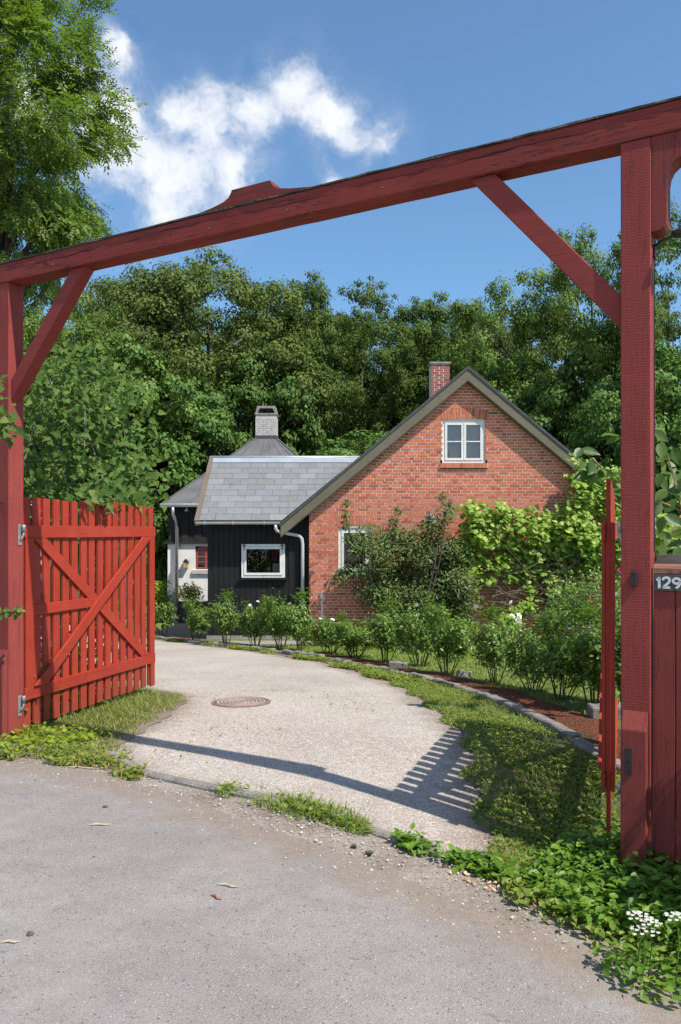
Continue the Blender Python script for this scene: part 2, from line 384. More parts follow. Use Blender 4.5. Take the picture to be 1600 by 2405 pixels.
def wood_paint(name, c1, c2, grain_axis, saw=None, worn=0.0, rough=.55, spec=.35, dark=(.03, .02, .015)):
    """painted timber; grain runs along grain_axis of the object, saw = axis of saw marks"""
    m, t, b = new_mat(name, rough=rough, spec=spec); o = obj_co(t)
    sc = [26, 26, 26]; sc[grain_axis] = 1.1
    q = t.vmath('ADD', o, t.vmath('SCALE', t.node('ShaderNodeObjectInfo').outputs['Location'], scale=3.1))
    grain = t.noise(t.mapping(q, sc), 1.6, 6, .65, .4)
    big = t.noise(q, 2.3, 5, .6)
    c = t.mix(t.ramp(big, .3, .72), c1, c2)
    c = t.mix(t.ramp(grain, .56, .78, 0, .45), c, tuple(x * .45 for x in c1))
    c = t.mix(t.ramp(orand(t), 0, 1, 0, .25), c, tuple(x * .72 for x in c2))
    if worn:
        ck = [9, 9, 9]; ck[grain_axis] = .55
        crack = t.noise(t.mapping(q, ck), 2.4, 6, .62, .7)
        line = t.ramp(t.math('ABSOLUTE', t.math('SUBTRACT', crack, .5)), 0, .02, 1, 0)
        gate = t.ramp(t.noise(q, 1.7, 4, .6), .40, .52)
        c = t.mix(t.math('MULTIPLY', t.math('MULTIPLY', line, gate), worn), c, dark)
        c = t.mix(t.math('MULTIPLY', t.ramp(t.noise(q, 9, 6, .75), .58, .72), worn * .75), c, (.07, .05, .038))
        c = t.mix(t.math('MULTIPLY', t.ramp(t.noise(q, 55, 3, .6), .74, .78), worn * .7), c, (.42, .38, .34))
    if name == 'beam_paint':
        zb = t.node('ShaderNodeSeparateXYZ'); t.put(zb.inputs[0], o)
        wob = t.math('MULTIPLY', t.math('SUBTRACT', t.noise(t.mapping(o, (.9, 0, 0)), 1.0, 4, .7), .5), .12)
        dl = t.math('ABSOLUTE', t.math('SUBTRACT', t.math('SUBTRACT', zb.outputs[2], 3.612), wob))
        wid = t.ramp(t.noise(t.mapping(o, (2.2, 0, 0)), 1.0, 3, .6), .40, .68, 0.0, .0065)
        c = t.mix(t.math('MULTIPLY', t.math('LESS_THAN', dl, wid), .9), c, (.022, .014, .011))
        tp = t.math('ADD', t.ramp(zb.outputs[2], 3.60, 3.67), t.math('MULTIPLY', t.math('SUBTRACT', t.noise(t.mapping(q, (2, 6, 6)), 2.0, 5, .75), .5), 2.2))
        c = t.mix(t.ramp(tp, .95, 1.25, 0, .75), c, (.075, .05, .038))
    if name.startswith('gate'):
        z_ = t.node('ShaderNodeSeparateXYZ'); t.put(z_.inputs[0], pos_co(t))
        c = t.mix(t.math('MULTIPLY', t.ramp(t.math('ADD', z_.outputs[2], t.math('MULTIPLY', t.noise(q, 6, 4, .7), .35)), .12, .48, 1, 0), .55), c, (.20, .075, .045))
        c = t.mix(t.ramp(t.noise(t.mapping(q, (3, 3, 3)), 1.3, 4, .65), .5, .7, 0, .35), c, (.40, .075, .045))
    t.put(b.inputs['Base Color'], c)
    t.put(b.inputs['Roughness'], t.ramp(grain, .3, .8, rough - .08, rough + .2))
    h = t.math('MULTIPLY', grain, .7)
    if saw is not None:
        w = t.node('ShaderNodeTexWave', wave_type='BANDS', bands_direction='XYZ'[saw], wave_profile='SIN')
        t.put(w.inputs['Vector'], q); w.inputs['Scale'].default_value = 23; w.inputs['Distortion'].default_value = 7.0
        w.inputs['Detail'].default_value = 4; w.inputs['Detail Scale'].default_value = 1.4
        h = t.math('ADD', h, t.math('MULTIPLY', w.outputs['Fac'], .17))
        h = t.math('ADD', h, t.math('MULTIPLY', t.noise(t.mapping(q, (30, 30, 90)), 2.2, 4, .7), .35))
    t.put(b.inputs['Normal'], t.bump(h, .5, .004 if saw is None else .0045))
    M[name] = m
wood_paint('post_paint', (.25, .045, .038), (.30, .058, .048), 2, saw=2, worn=.35, spec=.2, rough=.65)
wood_paint('beam_paint', (.20, .032, .026), (.255, .044, .035), 0, worn=1.0, spec=.2, rough=.65)
wood_paint('brace_paint', (.235, .042, .036), (.285, .054, .045), 0, worn=.3, spec=.2, rough=.65)
wood_paint('gate_paint', (.335, .036, .019), (.39, .045, .024), 2, rough=.52, spec=.22, worn=.28)
wood_paint('gate_paint_rail', (.335, .036, .019), (.39, .045, .024), 0, rough=.52, spec=.22, worn=.28)
wood_paint('panel_paint', (.20, .040, .034), (.25, .052, .043), 2, worn=.6, spec=.2, rough=.65)
wood_paint('cap_paint', (.24, .075, .05), (.32, .14, .10), 0, worn=1.0)
wood_paint('grey_wood', (.16, .135, .11), (.24, .205, .17), 0, worn=.6)
wood_paint('barge_paint', (.135, .122, .083), (.165, .150, .105), 0, worn=.35)
wood_paint('verge_brown', (.16, .115, .085), (.20, .15, .115), 1, worn=.2)
wood_paint('black_board', (.0085, .0085, .0095), (.014, .014, .015), 2, rough=.6, spec=.3, dark=(.002, .002, .002))
wood_paint('tarred_board', (.022, .021, .022), (.045, .043, .043), 2, rough=.8, spec=.2, dark=(.004, .004, .004))
wood_paint('white_paint', (.70, .70, .69), (.80, .80, .79), 2, worn=.45, rough=.5, dark=(.25, .22, .2))

def brick_mat(name, src, dull=False):
    m, t, b = new_mat(name, rough=.9, spec=.15); p = pos_co(t); r = orand(t) if src == 'obj' else attr(t)
    cr = t.node('ShaderNodeValToRGB'); t.put(cr.inputs[0], r); e = cr.color_ramp.elements
    cols = [(0, (.42, .105, .055)), (.2, (.55, .178, .106)), (.45, (.63, .222, .138)), (.65, (.58, .210, .138)), (.8, (.50, .160, .105)), (.9, (.66, .215, .098)), (1, (.30, .095, .070))]
    if dull: cols = [(k, (c[0] * .55, c[1] * .62, c[2] * .85)) for k, c in cols]
    e[0].position, e[0].color = 0, (*cols[0][1], 1); e[1].position, e[1].color = 1, (*cols[-1][1], 1)
    for k, c in cols[1:-1]: x = e.new(k); x.color = (*c, 1)
    c = t.mix(t.ramp(t.noise(p, 45, 5, .7), .4, .75, 0, .35), cr.outputs[0], (.33, .09, .055))
    c = t.mix(t.ramp(t.noise(p, 90, 4, .7), .62, .75, 0, .4), c, (.52, .30, .22))
    c = t.mix(t.ramp(t.noise(p, 1.1, 4, .6), .5, .8, 0, .3), c, (.30, .085, .055))
    t.put(b.inputs['Base Color'], c); t.put(b.inputs['Normal'], t.bump(t.noise(p, 120, 5, .7), .5, .006)); M[name] = m
brick_mat('brick_obj', 'obj'); brick_mat('brick_many', 'attr'); brick_mat('brick_dull', 'obj', True)
def simple(name, c1, c2, scale, rough, spec=.3, metal=0, bump=.3, bscale=None, dist=.004):
    m, t, b = new_mat(name, rough=rough, spec=spec, metal=metal); o = pos_co(t)
    t.put(b.inputs['Base Color'], t.mix(t.ramp(t.noise(o, scale, 5, .65), .32, .7), c1, c2))
    t.put(b.inputs['Normal'], t.bump(t.noise(o, bscale or scale * 6, 4, .65), bump, dist)); M[name] = m; return m, t, b
simple('mortar', (.74, .60, .51), (.83, .70, .61), 14, .95, .1)
simple('zinc', (.50, .51, .52), (.62, .63, .64), 6, .45, .5, .25, .15)
simple('ridge_zinc', (.36, .40, .44), (.46, .50, .54), 4, .45, .5, .35, .1)
simple('white_pvc', (.62, .64, .65), (.74, .75, .75), 9, .4, .4, 0, .1)
simple('limewash', (.74, .72, .69), (.83, .82, .79), 3, .9, .15, 0, .6, 30, .01)
simple('concrete', (.20, .19, .175), (.36, .34, .32), 7, .95, .15, 0, .8, 45, .01)
simple('old_white_brick', (.42, .40, .39), (.58, .565, .55), 9, .95, .1, 0, .8, 60, .008)
simple('roof_felt', (.105, .105, .112), (.155, .155, .162), 2.5, .9, .2, 0, .4, 90, .003)
simple('dark_roof', (.06, .062, .068), (.10, .10, .105), 6, .85, .2)
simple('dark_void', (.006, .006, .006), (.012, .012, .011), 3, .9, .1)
simple('room_pale', (.76, .78, .80), (.84, .86, .88), 1.2, .95, .1, 0, 0)
simple('iron', (.02, .02, .021), (.045, .043, .042), 20, .5, .5, .4, .3)
simple('galvanised', (.34, .36, .37), (.52, .54, .55), 30, .45, .5, .7, .25)
simple('rusty_iron', (.19, .115, .085), (.30, .215, .18), 14, .8, .3, .25, .5, 90, .003)
simple('stud_iron', (.36, .29, .25), (.48, .41, .37), 14, .85, .2)
simple('plate_green', (.055, .065, .052), (.095, .10, .08), 25, .6, .35, 0, .2)
simple('numeral_metal', (.62, .63, .66), (.78, .79, .81), 60, .5, .4, .1, .2)
simple('bark', (.055, .045, .035), (.13, .115, .095), 7, .95, .1, 0, 1, 22, .03)
simple('pale_bark', (.16, .145, .12), (.27, .25, .215), 9, .95, .1, 0, 1, 30, .02)
simple('rose_stem', (.05, .055, .02), (.13, .085, .05), 18, .8, .2)
simple('dry_twig', (.19, .145, .105), (.32, .26, .20), 15, .9, .15)
simple('vine_stem', (.26, .15, .085), (.36, .22, .13), 20, .8, .2)
simple('red_frame', (.36, .085, .065), (.42, .11, .085), 20, .6, .3)
simple('stone_dark', (.05, .05, .052), (.11, .11, .115), 40, .85, .3, 0, .6)
simple('wood_chip', (.42, .27, .15), (.62, .45, .28), 30, .9, .15)
simple('dry_stick', (.40, .33, .25), (.55, .47, .37), 40, .9, .15)
simple('petal_white', (.78, .78, .72), (.86, .86, .80), 30, .6, .2, 0, 0)
simple('petal_cream', (.55, .55, .47), (.66, .66, .58), 30, .7, .1, 0, 0)
simple('petal_pink', (.62, .06, .17), (.75, .14, .26), 30, .6, .2, 0, 0)
simple('birch_wood', (.44, .27, .13), (.56, .37, .20), 20, .8, .2)
simple('terracotta', (.35, .15, .08), (.42, .2, .12), 20, .8, .2)

def slate_mat():
    m, t, b = new_mat('slate', rough=.72, spec=.35); p = pos_co(t); r = orand(t)
    cr = t.node('ShaderNodeValToRGB'); t.put(cr.inputs[0], r); e = cr.color_ramp.elements
    e[0].color = (.152, .160, .172, 1); e[1].color = (.225, .228, .23, 1)
    for k, c in ((.25, (.19, .195, .205)), (.5, (.165, .168, .172)), (.75, (.175, .19, .215))): e.new(k).color = (*c, 1)
    c = t.mix(t.ramp(t.noise(p, 9, 6, .7), .4, .75, 0, .5), cr.outputs[0], (.25, .245, .235))
    c = t.mix(t.ramp(t.noise(p, 2.4, 5, .7), .55, .78, 0, .45), c, (.11, .11, .112))
    c = t.mix(t.ramp(t.noise(p, 24, 5, .8), .66, .76, 0, .6), c, (.27, .23, .17))
    t.put(b.inputs['Base Color'], c); t.put(b.inputs['Normal'], t.bump(t.noise(p, 30, 6, .7), .5, .008)); M['slate'] = m
slate_mat()
def glass_mat(name, tint=.85, gl=.10):
    m = bpy.data.materials.new(name); m.use_nodes = True; t = NT(m.node_tree)
    for nd in list(t.n): t.n.remove(nd)
    tr = t.node('ShaderNodeBsdfTransparent'); tr.inputs[0].default_value = (tint, tint, tint * 1.02, 1)
    go = t.node('ShaderNodeBsdfGlossy'); go.inputs['Roughness'].default_value = .01
    t.put(go.inputs['Normal'], t.bump(t.noise(pos_co(t), 3.5, 2, .4), .06, .02))
    fr = t.node('ShaderNodeFresnel'); fr.inputs[0].default_value = 1.5
    mx = t.node('ShaderNodeMixShader'); t.put(mx.inputs[0], t.math('ADD', t.math('MULTIPLY', fr.outputs[0], 1.3), gl))
    t.l.new(tr.outputs[0], mx.inputs[1]); t.l.new(go.outputs[0], mx.inputs[2])
    out = t.node('ShaderNodeOutputMaterial'); t.l.new(mx.outputs[0], out.inputs[0]); M[name] = m
glass_mat('glass', .85, .02)

def leaf_mat(name, dark, mid, light, trans=.35, rough=.42, spec=.35, per_obj=.0):
    m = bpy.data.materials.new(name); m.use_nodes = True; t = NT(m.node_tree); b = t.n['Principled BSDF']; out = t.n['Material Output']
    r = attr(t)
    cr = t.node('ShaderNodeValToRGB'); t.put(cr.inputs[0], r); e = cr.color_ramp.elements
    e[0].color = (*dark, 1); e[1].color = (*light, 1); e.new(.55).color = (*mid, 1)
    c = cr.outputs[0]
    if per_obj:
        k = t.ramp(orand(t), 0, 1, 1 - per_obj, 1 + per_obj)
        c = t.vmath('SCALE', c, scale=k)
    t.put(b.inputs['Base Color'], c); b.inputs['Roughness'].default_value = rough; b.inputs['Specular IOR Level'].default_value = spec
    tl = t.node('ShaderNodeBsdfTranslucent'); t.put(tl.inputs[0], t.mix(1.0, c, (1.25, 1.35, .55), 'MULTIPLY'))
    mx = t.node('ShaderNodeMixShader'); mx.inputs[0].default_value = trans
    t.l.new(b.outputs[0], mx.inputs[1]); t.l.new(tl.outputs[0], mx.inputs[2]); t.l.new(mx.outputs[0], out.inputs[0]); M[name] = m
leaf_mat('leaf_beech', (.055, .100, .018), (.095, .155, .029), (.155, .215, .045), per_obj=.22, spec=.15, rough=.6, trans=.2)
leaf_mat('leaf_spring', (.065, .120, .020), (.115, .185, .032), (.20, .265, .050), per_obj=.15, spec=.2, rough=.55, trans=.2)
leaf_mat('leaf_maple', (.060, .122, .025), (.100, .188, .038), (.160, .25, .055), per_obj=.18, spec=.2, rough=.55, trans=.2)
leaf_mat('leaf_olive', (.070, .105, .024), (.110, .155, .036), (.165, .205, .055), per_obj=.15, spec=.15, rough=.6, trans=.2)
leaf_mat('leaf_ash', (.10, .165, .028), (.160, .245, .042), (.25, .335, .070), trans=.42)
leaf_mat('leaf_lilac', (.055, .115, .026), (.095, .165, .038), (.175, .235, .050), rough=.55, spec=.12, trans=.3)
leaf_mat('leaf_rose', (.080, .155, .028), (.155, .255, .046), (.29, .385, .080), rough=.38, spec=.45)
leaf_mat('leaf_apple', (.070, .115, .030), (.125, .180, .052), (.21, .265, .095), rough=.45)
leaf_mat('leaf_vine', (.11, .22, .030), (.29, .42, .066), (.56, .64, .17), trans=.45, rough=.5)
leaf_mat('leaf_big', (.065, .125, .030), (.11, .185, .046), (.21, .275, .055), trans=.45, rough=.4)
leaf_mat('leaf_weed', (.080, .170, .020), (.145, .265, .034), (.24, .375, .055), trans=.42, rough=.42)
leaf_mat('leaf_lime', (.17, .25, .022), (.28, .37, .036), (.40, .48, .06), trans=.45)
leaf_mat('leaf_gold', (.17, .20, .022), (.34, .34, .045), (.50, .46, .09), trans=.35)
leaf_mat('leaf_turf', (.115, .180, .026), (.205, .28, .046), (.37, .40, .10), trans=.42)
leaf_mat('grass_blade', (.11, .185, .026), (.20, .285, .046), (.38, .40, .11), trans=.4, rough=.5)
leaf_mat('grass_dry', (.22, .20, .055), (.36, .32, .11), (.50, .43, .19), trans=.35, rough=.6)
def rnd_mat(name, cols, rough=.9):
    m, t, b = new_mat(name, rough=rough, spec=.2)
    cr = t.node('ShaderNodeValToRGB'); t.put(cr.inputs[0], attr(t)); e = cr.color_ramp.elements; cr.color_ramp.interpolation = 'CONSTANT'
    e[0].color = (*cols[0], 1); e[1].position = .999; e[1].color = (*cols[-1], 1)
    for i, c in enumerate(cols[1:], 1): e.new(i / len(cols)).color = (*c, 1)
    t.put(b.inputs['Base Color'], cr.outputs[0]); M[name] = m
rnd_mat('pebbles', [(.40, .36, .33), (.48, .45, .42), (.30, .27, .25), (.58, .55, .52), (.38, .32, .27), (.17, .16, .16), (.44, .40, .36)])
rnd_mat('chips', [(.50, .35, .2), (.62, .45, .28), (.36, .2, .11), (.56, .42, .28), (.30, .16, .1)])

# ------------------------------------------------------------------ ground, road, drive
def ys(a, b, n): return np.linspace(a, b, n)
gy = np.concatenate([[-300, -60, -10], np.linspace(0, 24, 97), [30, 50, 120, 400, 900]])
gx = np.concatenate([[-900, -200, -40, -12], np.linspace(-8, 8, 81), [12, 40, 200, 900]])
X, Y = np.meshgrid(gx, gy); Z = gz(X, Y) - .004
n0, n1 = X.shape; i, j = np.meshgrid(np.arange(n0 - 1), np.arange(n1 - 1), indexing='ij'); k = (i * n1 + j).ravel()
me = bpy.data.meshes.new('ground'); me.from_pydata(np.stack([X, Y, Z], -1).reshape(-1, 3).tolist(), [], np.stack([k, k + 1, k + n1 + 1, k + n1], -1).tolist())
me.materials.append(M['dirt']); me.update(); tag(link(bpy.data.objects.new('ground', me)), kind='structure')

def road_sheet():
    xs = np.concatenate([[-40, -20, -8], np.linspace(-4, 4, 640), [8, 20, 40]]); B = yroad(xs) + .05 * fnoise(xs * 1.6, 1.0) * (abs(xs) < 4.1)
    V = []; F = []; E = []
    T = np.array([0, .25, .5, .7, .8, .86, .9, .93, .95, .965, .98, .99, 1.0])
    for x, bb in zip(xs, B):
        for tt in T: yy = -28 + (bb + 28) * tt; V.append((x, yy, g(x, yy) + .004)); E.append(max(0.0, 1 - (bb - yy) / .85))
    nt_ = len(T)
    for a in range(len(xs) - 1):
        for c in range(nt_ - 1): F.append((a * nt_ + c, (a + 1) * nt_ + c, (a + 1) * nt_ + c + 1, a * nt_ + c + 1))
    me = bpy.data.meshes.new('road'); me.from_pydata(V, [], F); me.materials.append(M['asphalt']); me.attributes.new('edge', 'FLOAT', 'POINT').data.foreach_set('value', E); me.update()
    tag(link(bpy.data.objects.new('road', me)), kind='structure')
road_sheet()
ribbon('driveway', ys(3.86, 24, 900), lambda y: xl(y) - .02 + .09 * fnoise(y * 1.7, 2) * (y > 5.7), lambda y: xr(y) + .07 * fnoise(y * 1.9, 5), 24, M['gravel'], .006)
ribbon('grass_verge', ys(3.3, 24, 500), lambda y: xr(y) + .02 + .08 * fnoise(y * 1.9, 5.4) + np.clip(3.95 - y, 0, 1) * .9, lambda y: xe(y) + .02, 14, M['turf'], .009)
ribbon('grass_verge', ys(5.62, 24, 400), lambda y: y * 0 - 9, lambda y: xl(y) + .02 + .09 * fnoise(y * 1.7, 2.3) - np.clip(6.0 - y, 0, 1) * 2.6, 22, M['turf'], .012)
ribbon('flower_bed', ys(4.2, 18.2, 200), lambda y: xe(y) + .05, lambda y: xe(y) + .48 + .1 * fnoise(y, 7), 8, M['mulch'], .035)
ribbon('lawn', ys(4.4, 17.95, 160), lambda y: xe(y) + .40, lambda y: y * 0 + 9, 20, M['lawn'], .022)
ribbon('garden_path', ys(15.9, 17.2, 20), lambda y: xe(y) + .7, lambda y: y * 0 + 3.2, 20, M['concrete'], .034)

# ------------------------------------------------------------------ brick house
def s2x(px, Y): return (px - 800) / FP * Y
def s2z(py, Y): return CAMZ + (HZ - py) / FP * Y
YW = 17.9                                   # plane of the brick gable
AX, APZ, SL = 2.79, 5.24, 0.835             # ridge x, ridge height, roof slope
HX0, HX1 = -.695, 2 * AX + .695
ZB = -1.0
def wtop(x): return APZ - .16 - SL * abs(x - AX)
BH, JT = .0527, .0140; CH = BH + JT

house = thing('brick_house', 'red brick gabled cottage with grey barge boards and white windows', 'house', (AX, YW, g(AX, YW)))
HO = Vector(house.location)
def hp(o):            # parent an object modelled in world coordinates
    o.parent = house; o.matrix_parent_inverse = Matrix.Translation(-HO); return o

class Win:
    def __init__(s, x0, x1, z0, z1, arch): s.x0, s.x1, s.z0, s.z1, s.arch = x0, x1, z0, z1, arch
WINS = [Win(s2x(1039.5, YW), s2x(1140.5, YW), s2z(1087, YW), s2z(986, YW), .025),
        Win(s2x(795.5, YW), s2x(871.5, YW), s2z(1348, YW), s2z(1239, YW), .05),
        Win(s2x(994, YW), s2x(1081, YW), s2z(1390, YW), s2z(1277, YW), .05),
        Win(s2x(1243, YW), s2x(1322, YW), s2z(1348, YW), s2z(1239, YW), .05)]
AH = .235     # height of the soldier-brick arches
def openings(z0, z1):
    out = []
    for w in WINS:
        if z1 > w.z0 - .07 and z0 < w.z0 and w is WINS[0]: out.append((w.x0 - .05, w.x1 + .05))     # brick sill
        elif z1 > w.z0 and z0 < w.z1 - .01: out.append((w.x0, w.x1))
        elif z1 > w.z1 - .02 and z0 < w.z1 + AH - .03:
            e = .012 + .05 * max(0, (z0 + z1) / 2 - w.z1) / AH
            out.append((w.x0 - e, w.x1 + e))
    return sorted(out)

bricks = []        # (x0, x1, z0, kind)
core = MB(); nc = 0; z = ZB
while z < wtop(AX):
    zm = z + CH / 2
    half = (APZ - .16 - zm) / SL
    a, b_ = max(HX0, AX - half), min(HX1, AX + half)
    if b_ - a < .05: break
    iv = []; cur = a
    for (o0, o1) in openings(z, z + CH):
        if o1 < a or o0 > b_: continue
        if o0 > cur: iv.append((cur, o0))
        cur = max(cur, o1)
    if cur < b_: iv.append((cur, b_))
    for (c0, c1) in iv: core.box(c0, c1, YW + .007, YW + .26, z - .0005, z + CH + .0005)
    if nc % 2 == 0: step, ln, off = .24, .2265, (.0 if nc % 4 == 0 else .12)
    else: step, ln, off = .12, .1065, .06
    x = HX0 + off - step
    while x < b_:
        for (c0, c1) in iv:
            q0, q1 = max(x, c0), min(x + ln, c1)
            if q1 - q0 > .025: bricks.append((q0, q1, z + JT / 2, q1 - q0))
        x += step
    z += CH; nc += 1
wall = hp(core.build('wall', M['mortar']))
# the largest bricks in plain view are single objects, the rest one part
def seen(q):
    x = (q[0] + q[1]) / 2; zz = q[2]
    if zz > 4.9 or q[3] < .2: return -1
    hidden = (x > 2.3 and zz < 1.9) or (zz < 1.5 and x > .2) or zz < -.3
    return (0 if hidden else 1) + .001 * zz
order = sorted(range(len(bricks)), key=lambda k: -seen(bricks[k]))
single = set(k for k in order[:196] if seen(bricks[k]) > .5)
bm_cache = {}
def brick_mesh(w):
    k = round(w, 3)
    if k not in bm_cache: bm_cache[k] = MB().box(0, k, 0, .05, 0, BH).mesh('brick', M['brick_obj'], bevel=.004)
    return bm_cache[k]
many = MB()
for k, (q0, q1, zz, w) in enumerate(bricks):
    dy = random.uniform(-.0025, .0025)
    if k in single:
        o = link(bpy.data.objects.new('brick', brick_mesh(w)), wall, (q0, YW + dy, zz))
    else:
        many.cur = random.random(); many.box(q0, q1, YW + dy, YW + .03, zz + random.uniform(-.0015, .0015), zz + BH)
mo = many.build('bricks', M['brick_many'], wall); tag(mo, kind='stuff')
# side walls, inside darkness
sd = MB().box(HX0, HX0 + .25, YW + .27, 26, ZB, 1.95).box(HX1 - .25, HX1, YW + .27, 26, ZB, 1.95)
hp(sd.build('side_wall', M['mortar']))

def soldier(w, parent, n, y0):
    """arch of upright bricks above a window"""
    for k in range(n):
        tt = (k + .5) / n; x = w.x0 - .02 + (w.x1 - w.x0 + .04) * tt
        lean = (tt - .5) * .42; zc = w.z1 + w.arch * (1 - (2 * tt - 1) ** 2)
        wd = (w.x1 - w.x0 + .04) / n - .012
        parts = [(0.0, .228)] if k % 2 == 0 else [(0.0, .108), (.12, .228)]
        for (h0, h1) in parts:
            m = MB(); m.box(-wd / 2, wd / 2, 0, .06, h0, h1)
            o = m.build('brick', M['brick_obj'], parent, (x, y0, zc + .004)); o.rotation_euler = (0, lean, 0)
for w, n in zip(WINS, (15, 11, 11, 11)):
    soldier(w, wall, n, YW - .007)
    # mortar behind the arch
    MB().prism([(w.x0 - .02, w.z1), (w.x1 + .02, w.z1), (w.x1 + .06, w.z1 + AH + .03), (w.x0 - .06, w.z1 + AH + .03)], YW + .009, YW + .22).build('arch_mortar', M['mortar'], wall)
w = WINS[0]
for k in range(17):      # sloping rowlock sill
    wd = (w.x1 - w.x0 + .1) / 17
    m = MB(); m.box(0, wd - .01, -.045, .12, 0, .105)
    o = m.build('brick', M['brick_obj'], wall, (w.x0 - .05 + wd * k, YW, w.z0 - .115)); o.rotation_euler = (R(0), 0, 0)
MB().box(w.x0 - .05, w.x1 + .05, YW - .035, YW + .12, w.z0 - .113, w.z0 - .013).build('sill_mortar', M['mortar'], wall)

def casement(parent, w, y, cols, rows, fw=.05, sw=.045, archseg=8, mat='white_paint', name='window'):
    """white window: outer frame (part) with sashes, glazing bars and panes"""
    f = MB(); a = w.arch
    top = [(w.x0 + (w.x1 - w.x0) * k / archseg, w.z1 + a * (1 - (2 * k / archseg - 1) ** 2)) for k in range(archseg + 1)]
    for k in range(archseg):
        (x0, z0), (x1, z1) = top[k], top[k + 1]
        f.prism([(x0, w.z1 - fw), (x1, w.z1 - fw), (x1, z1), (x0, z0)], y, y + .08)
    f.box(w.x0, w.x1, y, y + .08, w.z0, w.z0 + fw); f.box(w.x0, w.x0 + fw, y + .001, y + .079, w.z0 + fw, w.z1 - fw)
    f.box(w.x1 - fw, w.x1, y + .001, y + .079, w.z0 + fw, w.z1 - fw)
    fo = f.build(name, M[mat]); parent(fo)
    iw = (w.x1 - w.x0 - 2 * fw) / cols
    for c in range(cols):
        x0 = w.x0 + fw + iw * c + .004; x1 = x0 + iw - .008; z0 = w.z0 + fw + .004; z1 = w.z1 - fw - .004
        s = MB().box(x0, x1, y - .014, y + .03, z0, z0 + sw).box(x0, x1, y - .014, y + .03, z1 - sw, z1).box(x0, x0 + sw, y - .013, y + .029, z0 + sw, z1 - sw).box(x1 - sw, x1, y - .013, y + .029, z0 + sw, z1 - sw)
        s.build('sash', M[mat], fo)
        ph = (z1 - z0 - 2 * sw) / rows
        for r in range(1, rows): MB().box(x0 + sw, x1 - sw, y - .008, y + .026, z0 + sw + ph * r - .012, z0 + sw + ph * r + .012).build('glazing_bar', M[mat], fo)
        for r in range(rows): MB().box(x0 + sw - .003, x1 - sw + .003, y + .008, y + .012, z0 + sw + ph * r + (.0 if r == 0 else .012), z0 + sw + ph * (r + 1)).build('pane', M['glass'], fo)
    return fo
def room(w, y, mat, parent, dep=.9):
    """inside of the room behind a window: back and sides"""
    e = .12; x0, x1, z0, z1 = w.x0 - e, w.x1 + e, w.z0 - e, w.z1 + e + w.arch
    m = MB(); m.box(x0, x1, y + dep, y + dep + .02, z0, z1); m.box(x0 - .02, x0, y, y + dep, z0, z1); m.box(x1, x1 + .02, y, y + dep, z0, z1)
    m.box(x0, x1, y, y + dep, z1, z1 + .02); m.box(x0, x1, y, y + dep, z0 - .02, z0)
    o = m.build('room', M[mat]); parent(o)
casement(hp, WINS[0], YW + .035, 2, 2, fw=.055, sw=.05)
hp(MB().box(WINS[0].x0 + .04, WINS[0].x1 - .04, YW + .14, YW + .15, WINS[0].z0 + .03, WINS[0].z1 + .05).build('pale_backing', M['room_pale'])); room(WINS[0], YW + .27, 'room_pale', hp, .5)  # plain pale sheet close behind the attic panes, then the room
for (xa, wd_, hh_, mt_) in ((.50, .05, .05, 'petal_pink'), (.58, .13, .03, 'white_pvc'), (.72, .07, .08, 'white_pvc'), (.10, .06, .18, 'dry_stick')):
    hp(MB().box(WINS[0].x0 + xa, WINS[0].x0 + xa + wd_, YW + .09, YW + .12, WINS[0].z0 + .10, WINS[0].z0 + .10 + hh_).build('sill_ornament', M[mt_], bevel=.008))
for w in WINS[1:]:
    casement(hp, w, YW + .045, 1, 1, fw=.06, sw=.055); room(w, YW + .27, 'dark_void', hp)
    hp(MB().box(w.x0 - .03, w.x1 + .03, YW - .03, YW + .1, w.z0 - .06, w.z0 - .004).build('sill', M['concrete']))
# small things on the attic window sill
wx = WINS[0]
# roof slabs, barge boards
def roof_side(sg):
    e = AX + sg * 4.13
    pts = [(AX, APZ), (e, APZ - SL * 4.13), (e, APZ - SL * 4.13 - .07), (AX, APZ - .07)]
    if sg > 0: pts = pts[::-1]
    return MB().prism(pts, YW - .225, 26.2)
roof = hp(roof_side(-1).build('roof', M['dark_roof'])); roof_side(1).build('roof_slope', M['dark_roof'], roof)
for sg in (-1, 1):
    e = AX + sg * 4.10
    pts = [(AX, APZ - .075), (e, APZ - .075 - SL * 4.10), (e, APZ - .31 - SL * 4.10), (AX, APZ - .31)]
    if sg > 0: pts = pts[::-1]
    hp(MB().prism(pts, YW - .205, YW - .175).build('barge_board', M['barge_paint']))
    hp(MB().prism([(p[0], p[1] - .0) for p in ([(AX, APZ - .312), (e, APZ - .312 - SL * 4.10), (e, APZ - .33 - SL * 4.10), (AX, APZ - .33)][::(1 if sg < 0 else -1)])], YW - .195, YW + .26).build('soffit', M['barge_paint']))
# zinc flashing along the lower left verge
ex = AX - 4.13
hp(MB().prism([(ex - .02, APZ - SL * 4.13 + .006), (ex + 1.3, APZ - SL * 2.83 + .006), (ex + 1.3, APZ - SL * 2.83 + .012), (ex - .02, APZ - SL * 4.13 + .012)][::-1], YW - .23, YW + .3).build('verge_flashing', M['ridge_zinc']))
